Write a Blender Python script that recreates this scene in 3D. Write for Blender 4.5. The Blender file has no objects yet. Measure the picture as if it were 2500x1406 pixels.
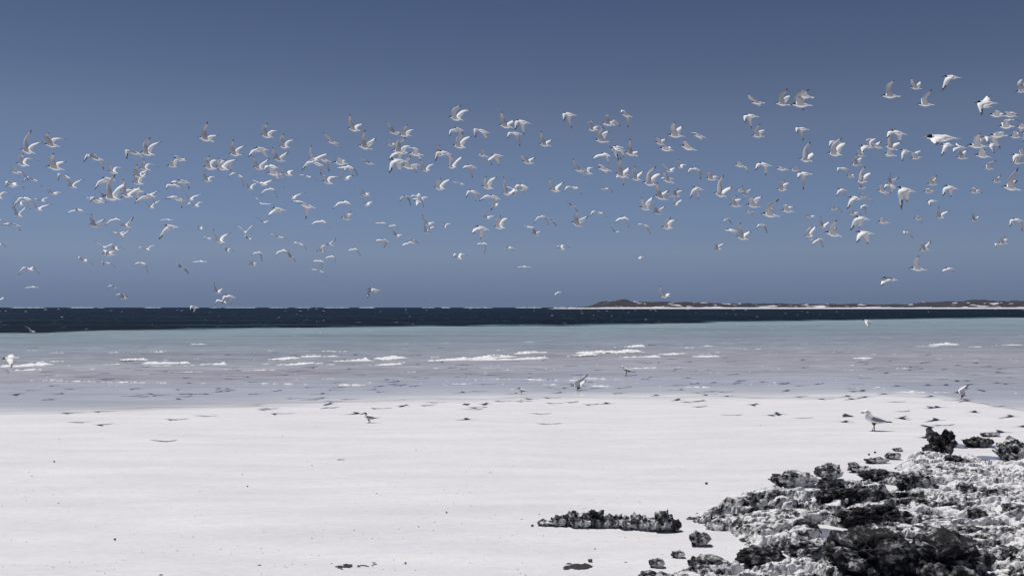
import bpy, bmesh, math, random
import numpy as np
from mathutils import Vector, Matrix

# ---------------------------------------------------------------- camera, sky, sun, exposure
SC = bpy.context.scene
COL = SC.collection
EYE = 1.75                      # eye height above the sea, metres
FPX = 35.0 / 36.0 * 2500.0      # focal length in pixels of the 2500 px wide photograph
CX, HORIZON = 1250.0, 750.5
PITCH = math.atan((HORIZON - 703.0) / FPX)

cam_data = bpy.data.cameras.new("camera")
cam_data.lens = 35.0
cam_data.sensor_width = 36.0
cam_data.clip_start = 0.05
cam_data.clip_end = 60000.0
cam = bpy.data.objects.new("camera", cam_data)
cam.location = (0, 0, EYE)
cam.rotation_euler = (math.radians(90) + PITCH, 0, 0)
COL.objects.link(cam)
SC.camera = cam

SUN_EL, SUN_AZ = math.radians(70), math.radians(-52)     # azimuth from +Y, negative towards -X
world = bpy.data.worlds.new("World")
SC.world = world
world.use_nodes = True
wn, wl = world.node_tree.nodes, world.node_tree.links
wn.clear()
w_out = wn.new("ShaderNodeOutputWorld")
w_bg = wn.new("ShaderNodeBackground")
w_sky = wn.new("ShaderNodeTexSky")
w_sky.sky_type = 'NISHITA'
w_sky.sun_disc = False
w_sky.sun_elevation = SUN_EL
w_sky.sun_rotation = SUN_AZ
w_sky.altitude = 0
w_sky.air_density = 1.0
w_sky.dust_density = 0.05
w_sky.ozone_density = 1.6
w_hsv = wn.new("ShaderNodeHueSaturation")
w_hsv.inputs["Saturation"].default_value = 0.72
w_tc = wn.new("ShaderNodeTexCoord")
w_sep = wn.new("ShaderNodeSeparateXYZ")
w_ramp = wn.new("ShaderNodeValToRGB")
w_mul = wn.new("ShaderNodeMixRGB")
w_mul.blend_type = 'MULTIPLY'
w_mul.inputs[0].default_value = 1.0
SKY_RAMP = [(0.0, (0.162, 0.233, 0.466)), (0.0064, (0.162, 0.233, 0.466)), (0.029, (0.226, 0.287, 0.513)), (0.0555, (0.306, 0.356, 0.536)), (0.1, (0.316, 0.369, 0.533)), (0.178, (0.326, 0.356, 0.455)), (0.228, (0.268, 0.303, 0.4)), (0.29, (0.222, 0.262, 0.365)), (0.55, (0.125, 0.163, 0.256)), (1.0, (0.115, 0.153, 0.246))]
el = w_ramp.color_ramp.elements
while len(el) < len(SKY_RAMP):
    el.new(0.5)
for e, (p, c) in zip(el, SKY_RAMP):
    e.position = p
    e.color = (c[0], c[1], c[2], 1)
wl.new(w_tc.outputs["Generated"], w_sep.inputs[0])
wl.new(w_sep.outputs["Z"], w_ramp.inputs["Fac"])
wl.new(w_sky.outputs[0], w_hsv.inputs["Color"])
wl.new(w_hsv.outputs[0], w_mul.inputs[1])
wl.new(w_ramp.outputs[0], w_mul.inputs[2])
wl.new(w_mul.outputs[0], w_bg.inputs["Color"])
w_bg.inputs["Strength"].default_value = 0.10
wl.new(w_bg.outputs[0], w_out.inputs["Surface"])

sun_data = bpy.data.lights.new("sun", 'SUN')
sun_data.energy = 4.15
sun_data.angle = math.radians(0.53)
sun_data.color = (1.0, 0.97, 0.93)
sun = bpy.data.objects.new("sun", sun_data)
SUN_DIR = Vector((math.sin(SUN_AZ) * math.cos(SUN_EL), math.cos(SUN_AZ) * math.cos(SUN_EL), math.sin(SUN_EL)))
sun.rotation_euler = SUN_DIR.to_track_quat('Z', 'Y').to_euler()
sun.location = SUN_DIR * 80
COL.objects.link(sun)

vs = SC.view_settings
vs.view_transform = 'Standard'
vs.look = 'None'
vs.exposure = 0.0
vs.gamma = 1.0
vs.use_curve_mapping = False
SC.render.engine = 'CYCLES'
SC.cycles.max_bounces = 6
SC.cycles.transparent_max_bounces = 8
SC.cycles.sample_clamp_indirect = 8.0

# ---------------------------------------------------------------- helpers
rng = np.random.RandomState(7)
random.seed(7)
_perm = np.random.RandomState(3).permutation(1024)
_grad = np.random.RandomState(5).normal(size=(1024, 3))
_grad /= np.linalg.norm(_grad, axis=1)[:, None]
_cell = np.random.RandomState(9).random_sample((1024, 3))


def _hash(i, j, k):
    return _perm[(_perm[(_perm[i & 1023] + j) & 1023] + k) & 1023]


def perlin(P):
    P = np.asarray(P, float)
    I = np.floor(P).astype(np.int64)
    F = P - I
    U = F * F * F * (F * (F * 6 - 15) + 10)
    r = 0
    for dx in (0, 1):
        wx = U[:, 0] if dx else 1 - U[:, 0]
        for dy in (0, 1):
            wy = U[:, 1] if dy else 1 - U[:, 1]
            for dz in (0, 1):
                wz = U[:, 2] if dz else 1 - U[:, 2]
                g = _grad[_hash(I[:, 0] + dx, I[:, 1] + dy, I[:, 2] + dz)]
                r = r + wx * wy * wz * (g[:, 0] * (F[:, 0] - dx) + g[:, 1] * (F[:, 1] - dy) + g[:, 2] * (F[:, 2] - dz))
    return r * 1.5


def fbm(P, octaves=4, gain=0.5):
    r, a, f = 0, 1.0, 1.0
    for o in range(octaves):
        r = r + a * perlin(P * f + 17.3 * o)
        a *= gain
        f *= 2.03
    return r


def ridged(P, octaves=4, gain=0.55):
    r, a, f = 0, 1.0, 1.0
    for o in range(octaves):
        r = r + a * (1 - 2.2 * np.abs(perlin(P * f + 31.7 * o)))
        a *= gain
        f *= 2.07
    return r


def worley(P):
    P = np.asarray(P, float)
    I = np.floor(P).astype(np.int64)
    best = np.full(len(P), 9.0)
    for dx in (-1, 0, 1):
        for dy in (-1, 0, 1):
            for dz in (-1, 0, 1):
                J = I + (dx, dy, dz)
                c = _cell[_hash(J[:, 0], J[:, 1], J[:, 2])] + J
                best = np.minimum(best, ((c - P) ** 2).sum(1))
    return np.sqrt(best)


def sstep(a, b, x):
    t = np.clip((x - a) / (b - a), 0, 1)
    return t * t * (3 - 2 * t)


def mesh_object(name, verts, faces, mats, mat_ids=None, smooth=True, parent=None, loc=(0, 0, 0)):
    me = bpy.data.meshes.new(name)
    me.from_pydata([tuple(v) for v in verts], [], [tuple(f) for f in faces])
    for m in mats:
        me.materials.append(m)
    if mat_ids is not None:
        me.polygons.foreach_set("material_index", np.asarray(mat_ids, dtype=np.int32))
    if smooth:
        me.polygons.foreach_set("use_smooth", np.ones(len(me.polygons), dtype=bool))
    me.update()
    o = bpy.data.objects.new(name, me)
    o.location = loc
    if parent:
        o.parent = parent
    COL.objects.link(o)
    return o


def grid_faces(nr, nc):
    i = np.arange(nr - 1)[:, None] * nc + np.arange(nc - 1)[None, :]
    i = i.ravel()
    return np.stack([i, i + 1, i + nc + 1, i + nc], 1)


def fast_mesh(name, V, Q, mats, smooth=True):
    """quads or triangles as numpy arrays"""
    me = bpy.data.meshes.new(name)
    n = Q.shape[1]
    me.vertices.add(len(V))
    me.vertices.foreach_set("co", np.asarray(V, dtype=np.float32).ravel())
    me.loops.add(Q.size)
    me.loops.foreach_set("vertex_index", np.asarray(Q, dtype=np.int32).ravel())
    me.polygons.add(len(Q))
    me.polygons.foreach_set("loop_start", np.arange(0, Q.size, n, dtype=np.int32))
    me.polygons.foreach_set("loop_total", np.full(len(Q), n, dtype=np.int32))
    for m in mats:
        me.materials.append(m)
    if smooth:
        me.polygons.foreach_set("use_smooth", np.ones(len(Q), dtype=bool))
    me.update(calc_edges=True)
    me.validate()
    o = bpy.data.objects.new(name, me)
    COL.objects.link(o)
    return o


def tag(o, label=None, cat=None, group=None, kind=None):
    if label:
        o["label"] = label
    if cat:
        o["category"] = cat
    if group:
        o["group"] = group
    if kind:
        o["kind"] = kind
    return o


def ray(px, py):
    """direction (not normalised, 1 along the view axis) of a point of the photograph"""
    c = Vector(((px - CX) / FPX, (703.0 - py) / FPX, -1.0))
    return Matrix.Rotation(math.radians(90) + PITCH, 3, 'X') @ c


EYE_V = Vector((0, 0, EYE))


def at_depth(px, py, d):
    return EYE_V + ray(px, py) * d


# shore line: where the water ends on the sand, from left to right
_shore_px = [(0, 1006), (300, 1001), (640, 989), (1000, 976), (1240, 972), (1700, 969), (1900, 971), (2150, 966), (2290, 969), (2350, 976), (2430, 990), (2500, 1006)]
_sx, _sy = [], []
for _p in _shore_px:
    _r = ray(*_p)
    _t = -EYE / _r.z
    _sx.append(_r.x * _t)
    _sy.append(_r.y * _t)
_sx = [-400, -60] + _sx + [60, 400]
_sy = [_sy[0] - 3, _sy[0] - 1.0] + _sy + [_sy[-1] - 1.5, _sy[-1] - 4]


def shore(x):
    return np.interp(x, _sx, _sy)


def sand_height(x, y):
    """beach surface, water level is 0"""
    x = np.asarray(x, float)
    y = np.asarray(y, float)
    d = shore(x) - y
    z = 0.0045 * d
    P = np.stack([x * 0.35, y * 0.55, 0 * x], -1).reshape(-1, 3)
    und = fbm(P, 3).reshape(x.shape)
    P2 = np.stack([x * 1.5, y * 3.0, 0 * x + 4], -1).reshape(-1, 3)
    und2 = fbm(P2, 2).reshape(x.shape)
    z = z + sstep(0.3, 4.0, d) * (0.022 * und + 0.005 * und2)
    # a low ridge of drier sand running across the foreground
    yr = 8.35 + 0.22 * np.sin(x * 0.9 + 0.6)
    z = z + 0.026 * np.exp(-((y - yr) / 0.20) ** 2) * sstep(-4.2, -1.5, x) * (1 - sstep(0.2, 1.0, x))
    return z


def ground(px, py):
    """the point of the beach under a point of the photograph"""
    r = ray(px, py)
    z = 0.0
    for _ in range(6):
        t = (z - EYE) / r.z
        p = EYE_V + r * t
        z = float(sand_height(np.array([p.x]), np.array([p.y]))[0])
        z = max(z, 0.0)
    return Vector((p.x, p.y, z))


def sea_point(px, py):
    r = ray(px, py)
    return EYE_V + r * (-EYE / r.z)


def ppm(p):
    """pixels of the photograph per metre at a point"""
    return FPX / (p - EYE_V).dot(ray(CX, 703))


# ---------------------------------------------------------------- materials
def new_mat(name):
    m = bpy.data.materials.new(name)
    m.use_nodes = True
    nt = m.node_tree
    nt.nodes.clear()
    out = nt.nodes.new("ShaderNodeOutputMaterial")
    return m, nt, out


def N(nt, kind, **kw):
    n = nt.nodes.new(kind)
    for k, v in kw.items():
        if k in n.inputs:
            n.inputs[k].default_value = v
        else:
            setattr(n, k, v)
    return n


def ramp(nt, fac, stops, interp='LINEAR'):
    r = nt.nodes.new("ShaderNodeValToRGB")
    r.color_ramp.interpolation = interp
    el = r.color_ramp.elements
    while len(el) < len(stops):
        el.new(0.5)
    for e, (p, c) in zip(el, stops):
        e.position = p
        e.color = (c[0], c[1], c[2], 1) if isinstance(c, tuple) else (c, c, c, 1)
    nt.links.new(fac, r.inputs["Fac"])
    return r.outputs["Color"]


def mapped(nt, scale=(1, 1, 1), coord="Object"):
    tc = nt.nodes.new("ShaderNodeTexCoord")
    mp = nt.nodes.new("ShaderNodeMapping")
    mp.inputs["Scale"].default_value = scale
    nt.links.new(tc.outputs[coord], mp.inputs["Vector"])
    return mp.outputs["Vector"]


def noise(nt, vec, scale, detail=4.0, rough=0.55):
    n = N(nt, "ShaderNodeTexNoise", Scale=scale, Detail=detail, Roughness=rough)
    nt.links.new(vec, n.inputs["Vector"])
    return n.outputs["Fac"]


def mix(nt, fac, a, b, blend='MIX'):
    m = nt.nodes.new("ShaderNodeMixRGB")
    m.blend_type = blend
    for s, v in ((m.inputs[0], fac), (m.inputs[1], a), (m.inputs[2], b)):
        if hasattr(v, "is_output"):
            nt.links.new(v, s)
        elif isinstance(v, (int, float)):
            s.default_value = v if s == m.inputs[0] else (v, v, v, 1)
        else:
            s.default_value = (v[0], v[1], v[2], 1)
    return m.outputs[0]


def math_node(nt, op, a, b=None):
    m = nt.nodes.new("ShaderNodeMath")
    m.operation = op
    for s, v in zip(m.inputs, (a, b)):
        if v is None:
            continue
        if hasattr(v, "is_output"):
            nt.links.new(v, s)
        else:
            s.default_value = v
    return m.outputs[0]


def plain(name, col, rough=0.7, spec=0.3, var=0.0, scale=20.0):
    m, nt, out = new_mat(name)
    b = N(nt, "ShaderNodeBsdfPrincipled", Roughness=rough)
    b.inputs["Specular IOR Level"].default_value = spec
    if var:
        f = noise(nt, mapped(nt), scale, 3.0)
        c = mix(nt, f, tuple(v * (1 - var) for v in col), tuple(min(1, v * (1 + var)) for v in col))
        nt.links.new(c, b.inputs["Base Color"])
    else:
        b.inputs["Base Color"].default_value = (col[0], col[1], col[2], 1)
    nt.links.new(b.outputs[0], out.inputs[0])
    return m


def feather(name, col, thin):
    m, nt, out = new_mat(name)
    f = noise(nt, mapped(nt), 30.0, 3.0)
    c = mix(nt, f, tuple(v * 0.93 for v in col), tuple(min(0.9, v * 1.05) for v in col))
    d = nt.nodes.new("ShaderNodeBsdfDiffuse")
    t = nt.nodes.new("ShaderNodeBsdfTranslucent")
    s = nt.nodes.new("ShaderNodeMixShader")
    s.inputs[0].default_value = thin
    nt.links.new(c, d.inputs["Color"])
    nt.links.new(c, t.inputs["Color"])
    nt.links.new(d.outputs[0], s.inputs[1])
    nt.links.new(t.outputs[0], s.inputs[2])
    nt.links.new(s.outputs[0], out.inputs[0])
    return m


M_WHITE = feather("white_feather", (0.88, 0.88, 0.89), 0.0)
M_MANTLE = feather("pale_grey_feather", (0.87, 0.875, 0.885), 0.03)
M_UNDER = feather("shaded_underwing_feather", (0.50, 0.50, 0.53), 0.03)  # pale grey underwing, darkened so that its shade is in the colour
M_TIP = plain("dark_primary_feather", (0.13, 0.13, 0.15), 0.75, 0.2, 0.25, 40)
M_GULL = plain("gull_grey_feather", (0.24, 0.25, 0.28), 0.8, 0.15, 0.12, 30)
M_CAP = plain("black_cap_feather", (0.012, 0.012, 0.015), 0.7, 0.2)
M_BILL = plain("dark_bill", (0.03, 0.025, 0.025), 0.45, 0.4)
M_YELLOW = plain("orange_bill", (0.40, 0.33, 0.22), 0.45, 0.4)
M_LEG = plain("dark_leg", (0.045, 0.032, 0.03), 0.5, 0.3)
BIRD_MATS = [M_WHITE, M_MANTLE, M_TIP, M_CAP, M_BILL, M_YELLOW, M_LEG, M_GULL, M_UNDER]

# sand
M_SAND, nt, out = new_mat("white_sand")
b = N(nt, "ShaderNodeBsdfPrincipled", Roughness=0.9)
b.inputs["Specular IOR Level"].default_value = 0.15
v = mapped(nt, (1, 1, 1))
vs_ = mapped(nt, (0.55, 2.6, 1))
big = noise(nt, vs_, 0.9, 4.0)
streak = noise(nt, mapped(nt, (1.5, 5.5, 1)), 3.2, 6.0, 0.68)
mott = noise(nt, mapped(nt, (1, 1.6, 1)), 14.0, 4.0, 0.7)
grain = noise(nt, v, 260.0, 2.0)
c = ramp(nt, big, [(0.30, (0.555, 0.55, 0.575)), (0.55, (0.60, 0.595, 0.615)), (0.75, (0.64, 0.64, 0.645))])
c = mix(nt, 1.0, c, ramp(nt, streak, [(0.28, 0.93), (0.5, 1.0), (0.85, 1.04)]), 'MULTIPLY')
c = mix(nt, 1.0, c, ramp(nt, grain, [(0.25, 0.86), (0.5, 1.0), (0.8, 1.07)]), 'MULTIPLY')
c = mix(nt, 1.0, c, ramp(nt, mott, [(0.25, 0.93), (0.5, 1.0), (0.8, 1.05)]), 'MULTIPLY')
speck = noise(nt, mapped(nt, (1.0, 1.0, 1)), 55.0, 1.0)
speck2 = noise(nt, v, 1.3, 3.0)
sm = math_node(nt, 'MULTIPLY', ramp(nt, speck, [(0.735, 0.0), (0.77, 1.0)]), ramp(nt, speck2, [(0.5, 0.0), (0.62, 1.0)]))
c = mix(nt, math_node(nt, 'MULTIPLY', sm, 0.25), c, (0.22, 0.21, 0.22))
wet = N(nt, "ShaderNodeAttribute", attribute_name="wetness")
c = mix(nt, wet.outputs["Fac"], c, mix(nt, 1.0, c, (0.93, 0.925, 0.94), 'MULTIPLY'))
nt.links.new(c, b.inputs["Base Color"])
nt.links.new(math_node(nt, 'SUBTRACT', 0.9, math_node(nt, 'MULTIPLY', wet.outputs["Fac"], 0.5)), b.inputs["Roughness"])
bump = N(nt, "ShaderNodeBump", Strength=0.45, Distance=0.02)
hgt = math_node(nt, 'ADD', noise(nt, mapped(nt, (6, 14, 1)), 1.0, 6.0, 0.65), math_node(nt, 'MULTIPLY', grain, 0.12))
nt.links.new(hgt, bump.inputs["Height"])
nt.links.new(bump.outputs[0], b.inputs["Normal"])
nt.links.new(b.outputs[0], out.inputs[0])

# sea: colour follows the depth of the water over the sand
M_SEA, nt, out = new_mat("sea_water")
dep = N(nt, "ShaderNodeAttribute", attribute_name="depth").outputs["Fac"]
v = mapped(nt, (1, 1, 1))
vl = mapped(nt, (0.22, 1.0, 1))
w1 = noise(nt, mapped(nt, (0.10, 0.10, 1)), 1.0, 3.0)
wob = noise(nt, mapped(nt, (0.11, 0.012, 1)), 1.0, 4.0, 0.6)
d1 = math_node(nt, 'ADD', dep, math_node(nt, 'MULTIPLY', math_node(nt, 'SUBTRACT', wob, 0.5), 0.03))
body = ramp(nt, d1, [(0.0, (0.56, 0.555, 0.57)), (0.03, (0.43, 0.425, 0.45)), (0.10, (0.355, 0.355, 0.395)), (0.22, (0.285, 0.285, 0.325)), (0.32, (0.268, 0.272, 0.308)),
                     (0.50, (0.19, 0.226, 0.27)), (0.62, (0.18, 0.228, 0.272)), (0.742, (0.20, 0.265, 0.30)), (0.75, (0.09, 0.15, 0.185)),
                     (0.757, (0.003, 0.007, 0.015)), (0.86, (0.0045, 0.011, 0.023)), (1.0, (0.007, 0.015, 0.030))])
pat = noise(nt, mapped(nt, (0.06, 0.32, 1)), 1.0, 5.0, 0.6)
body = mix(nt, 1.0, body, ramp(nt, pat, [(0.25, 0.74), (0.5, 1.0), (0.8, 1.22)]), 'MULTIPLY')
row = noise(nt, mapped(nt, (0.35, 1.9, 1)), 1.0, 4.0, 0.6)
body = mix(nt, 1.0, body, ramp(nt, row, [(0.3, 0.88), (0.5, 1.0), (0.72, 1.14)]), 'MULTIPLY')
pat2 = noise(nt, mapped(nt, (0.9, 3.6, 1)), 1.0, 4.0, 0.65)
shal = ramp(nt, d1, [(0.10, 0.0), (0.20, 1.0), (0.40, 1.0), (0.5, 0.35)])
body = mix(nt, shal, body, mix(nt, 1.0, body, ramp(nt, pat2, [(0.28, 0.72), (0.5, 1.0), (0.74, 1.42)]), 'MULTIPLY'))
stre = noise(nt, mapped(nt, (0.012, 0.16, 1)), 1.0, 5.0, 0.6)
body = mix(nt, math_node(nt, 'MULTIPLY', ramp(nt, stre, [(0.50, 0.0), (0.68, 0.8)]), ramp(nt, d1, [(0.757, 0.0), (0.77, 1.0)])), body, (0.014, 0.036, 0.060))
# flecks of foam, and sun sparkle painted into the colour of the chop
fl = N(nt, "ShaderNodeTexVoronoi", Scale=1.0, Randomness=1.0)
nt.links.new(mapped(nt, (0.42, 0.30, 1)), fl.inputs["Vector"])
fln = noise(nt, mapped(nt, (1.6, 5.0, 1)), 1.0, 3.0, 0.6)
fleck = math_node(nt, 'MULTIPLY', ramp(nt, fl.outputs["Distance"], [(0.10, 1.0), (0.22, 0.0)]), ramp(nt, fln, [(0.56, 0.0), (0.62, 1.0)]))
fleck = math_node(nt, 'MULTIPLY', fleck, ramp(nt, d1, [(0.30, 0.0), (0.5, 0.8), (0.75, 0.55), (1.0, 0.5)]))
body = mix(nt, fleck, body, (0.62, 0.66, 0.70))
dif = N(nt, "ShaderNodeBsdfDiffuse")
nt.links.new(body, dif.inputs["Color"])
glo = N(nt, "ShaderNodeBsdfGlossy")
nt.links.new(ramp(nt, d1, [(0.0, 0.06), (0.14, 0.10), (0.20, 0.26), (1.0, 0.22)]), glo.inputs["Roughness"])
glo.inputs["Color"].default_value = (1, 1, 1, 1)
bump = N(nt, "ShaderNodeBump", Strength=1.0, Distance=0.10)
rip = math_node(nt, 'ADD', noise(nt, mapped(nt, (0.8, 2.2, 1)), 1.0, 5.0, 0.6), math_node(nt, 'MULTIPLY', noise(nt, mapped(nt, (5, 13, 1)), 1.0, 3.0), 0.22))
nt.links.new(rip, bump.inputs["Height"])
nt.links.new(ramp(nt, d1, [(0.0, 0.03), (0.13, 0.10), (0.20, 0.6), (0.5, 0.9), (1.0, 1.0)]), bump.inputs["Strength"])
nt.links.new(bump.outputs[0], dif.inputs["Normal"])
nt.links.new(bump.outputs[0], glo.inputs["Normal"])
ms = N(nt, "ShaderNodeMixShader")
nt.links.new(ramp(nt, d1, [(0.0, 0.14), (0.05, 0.34), (0.13, 0.34), (0.22, 0.20), (0.5, 0.14), (0.75, 0.045), (1.0, 0.035)]), ms.inputs[0])
nt.links.new(dif.outputs[0], ms.inputs[1])
nt.links.new(glo.outputs[0], ms.inputs[2])
tr = N(nt, "ShaderNodeBsdfTransparent")
edge = N(nt, "ShaderNodeMixShader")
ed = math_node(nt, 'ADD', dep, math_node(nt, 'MULTIPLY', math_node(nt, 'SUBTRACT', noise(nt, mapped(nt, (0.5, 1.4, 1)), 1.0, 4.0), 0.5), 0.05))
nt.links.new(ramp(nt, ed, [(0.0, 0.0), (0.005, 1.0)]), edge.inputs[0])
nt.links.new(tr.outputs[0], edge.inputs[1])
nt.links.new(ms.outputs[0], edge.inputs[2])
nt.links.new(edge.outputs[0], out.inputs[0])

# foam
M_FOAM, nt, out = new_mat("sea_foam")
b = N(nt, "ShaderNodeBsdfPrincipled", Roughness=0.7)
f = noise(nt, mapped(nt), 9.0, 3.0)
nt.links.new(ramp(nt, f, [(0.3, (0.50, 0.50, 0.53)), (0.65, (0.78, 0.78, 0.79))]), b.inputs["Base Color"])
nt.links.new(b.outputs[0], out.inputs[0])

# still pools
M_POOL, nt, out = new_mat("pool_water")
dif = N(nt, "ShaderNodeBsdfDiffuse")
dif.inputs["Color"].default_value = (0.22, 0.225, 0.27, 1)
glo = N(nt, "ShaderNodeBsdfGlossy", Roughness=0.04)
ms = N(nt, "ShaderNodeMixShader")
ms.inputs[0].default_value = 0.45
nt.links.new(dif.outputs[0], ms.inputs[1])
nt.links.new(glo.outputs[0], ms.inputs[2])
nt.links.new(ms.outputs[0], out.inputs[0])


def rock_material(name, dark, pale, amount, cover=False):
    m, nt, out = new_mat(name)
    b = N(nt, "ShaderNodeBsdfPrincipled", Roughness=0.85)
    b.inputs["Specular IOR Level"].default_value = 0.25
    tc = nt.nodes.new("ShaderNodeTexCoord")
    v = tc.outputs["Object"]
    a = noise(nt, v, 5.0, 6.0, 0.65)
    s = noise(nt, v, 20.0, 6.0, 0.72)
    t = math_node(nt, 'ADD', math_node(nt, 'MULTIPLY', a, 0.55), math_node(nt, 'MULTIPLY', s, 0.45))
    if cover:
        # sand and bleached crust lie thicker on some parts of the shelf
        t = math_node(nt, 'ADD', t, N(nt, 'ShaderNodeAttribute', attribute_name='crust').outputs['Fac'])
    c = ramp(nt, t, [(amount - 0.055, dark), (amount, tuple((d + p) * 0.36 for d, p in zip(dark, pale))), (amount + 0.05, pale)])
    c = mix(nt, 1.0, c, ramp(nt, noise(nt, v, 120.0, 2.0), [(0.25, 0.72), (0.55, 1.0), (0.8, 1.12)]), 'MULTIPLY')
    nt.links.new(c, b.inputs["Base Color"])
    bump = N(nt, "ShaderNodeBump", Strength=0.8, Distance=0.012)
    nt.links.new(noise(nt, v, 60.0, 6.0, 0.7), bump.inputs["Height"])
    nt.links.new(bump.outputs[0], b.inputs["Normal"])
    nt.links.new(b.outputs[0], out.inputs[0])
    return m


M_REEF = rock_material("weathered_limestone", (0.026, 0.026, 0.029), (0.74, 0.735, 0.75), 0.50, True)
M_ROCK = rock_material("pitted_limestone", (0.024, 0.024, 0.027), (0.62, 0.615, 0.635), 0.510)
M_DARK = rock_material("dark_weedy_rock", (0.017, 0.017, 0.019), (0.34, 0.335, 0.35), 0.545)
M_SCRUB = None
M_HEAD, nt, out = new_mat("dune_scrub")
b = N(nt, "ShaderNodeBsdfDiffuse")
hv = N(nt, "ShaderNodeAttribute", attribute_name="scrub").outputs["Fac"]
n1 = noise(nt, mapped(nt), 0.10, 6.0, 0.7)
t = math_node(nt, 'ADD', hv, math_node(nt, 'MULTIPLY', math_node(nt, 'SUBTRACT', n1, 0.5), 1.25))
scr = ramp(nt, noise(nt, mapped(nt), 0.5, 3.0), [(0.3, (0.030, 0.031, 0.042)), (0.7, (0.078, 0.078, 0.095))])
nt.links.new(mix(nt, ramp(nt, t, [(0.45, 0.0), (0.52, 1.0)]), (0.52, 0.52, 0.55), scr), b.inputs["Color"])
nt.links.new(b.outputs[0], out.inputs[0])
M_WEED = plain("dry_seaweed", (0.040, 0.038, 0.038), 0.8, 0.2, 0.3, 60)
M_STONE = plain("dark_stone", (0.10, 0.098, 0.10), 0.7, 0.3, 0.3, 50)
M_SHELL = plain("pale_shell", (0.72, 0.71, 0.72), 0.6, 0.3, 0.1, 50)

# ---------------------------------------------------------------- beach
def poly_from_px(pts, f):
    q = [f(*p) for p in pts]
    return np.array([p.x for p in q]), np.array([p.y for p in q])


def spaced(a, b, n, p=1.6):
    t = np.linspace(-1, 1, n)
    return np.sign(t) * np.abs(t) ** p * (b - a) / 2 + (a + b) / 2


bx = spaced(-60, 60, 420, 1.9)
bt = np.linspace(0, 1, 230)
BXg, BTg = np.meshgrid(bx, bt)
y_near = -30.0
BYg = np.where(BTg < 0.12, y_near + (BTg / 0.12) * (4.0 - y_near), 4.0 + (BTg - 0.12) / 0.88 * (shore(BXg) + 2.2 - 4.0))
BZ = sand_height(BXg, BYg)
beach = fast_mesh("beach", np.stack([BXg, BYg, BZ], -1).reshape(-1, 3), grid_faces(*BXg.shape), [M_SAND])
tag(beach, "white sand beach sloping to the water", kind="structure")
wetv = 1 - sstep(0.0, 0.75, (shore(BXg) - BYg) + 0.5 * fbm(np.stack([BXg.ravel() * 0.5, BYg.ravel(), 0 * BXg.ravel()], -1), 3).reshape(BXg.shape))
# damp hollow along the rocks
at = beach.data.attributes.new("wetness", 'FLOAT', 'POINT')
at.data.foreach_set("value", wetv.ravel().astype(np.float32))

# ---------------------------------------------------------------- sea
L2x, L2y = poly_from_px([(0, 874), (640, 868), (1250, 856), (1880, 845), (2500, 838)], sea_point)
L3x, L3y = poly_from_px([(0, 815), (300, 807), (640, 803), (1000, 798), (1250, 796), (1500, 794), (1880, 785), (2200, 780), (2500, 776)], sea_point)


def sea_depth(x, y):
    s = shore(x)
    l2 = np.maximum(np.interp(x, L2x, L2y), s + 8)
    l3 = np.maximum(np.interp(x, L3x, L3y), l2 + 8)
    e = y - s
    k = [s + 4.2, l2, l3]
    d = np.where(y < k[0], 0.13 * e / 4.2, 0.0)
    d = np.where((y >= k[0]) & (y < k[1]), 0.13 + 0.29 * (y - k[0]) / (k[1] - k[0]), d)
    d = np.where((y >= k[1]) & (y < k[2]), 0.42 + 0.33 * (y - k[1]) / (k[2] - k[1]), d)
    d = np.where(y >= k[2], 0.75 + 0.25 * np.clip(np.log(np.maximum(y, 1) / k[2]) / 2.5, 0, 1), d)
    return d


su = spaced(-1, 1, 300, 1.25) * 2.6
st = np.concatenate([np.linspace(0, 12, 110)[:-1], 12 + np.geomspace(0.3, 30000, 260) - 0.3])
ST, SU = np.meshgrid(st, su, indexing='ij')
SX0 = SU * 19.0
SYg = shore(SX0) - 0.6 + ST
SXg = SU * (19.0 + np.maximum(0, ST - 12))
dep = sea_depth(SXg, SYg)
swell = 0
for i in range(7):
    th = rng.uniform(-0.5, 0.5)
    lam = rng.uniform(2.2, 9.0)
    kx, ky = math.sin(th) * 2 * math.pi / lam, math.cos(th) * 2 * math.pi / lam
    swell = swell + np.sin(SXg * kx * 0.6 + SYg * ky + rng.uniform(0, 6)) * lam * 0.0045
SZ = swell * sstep(0.14, 0.5, dep) * (1 - sstep(250, 600, SYg)) + 0.001
sea = fast_mesh("sea", np.stack([SXg, SYg, SZ], -1).reshape(-1, 3), grid_faces(*SXg.shape), [M_SEA])
at = sea.data.attributes.new("depth", 'FLOAT', 'POINT')
at.data.foreach_set("value", dep.ravel().astype(np.float32))
tag(sea, "sea running from a lavender film on the sand through pale turquoise to dark blue", kind="structure")

# breakers, foam and rows of sun sparkle shaped as foam, all one mesh
FV, FQ = [], []


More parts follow.
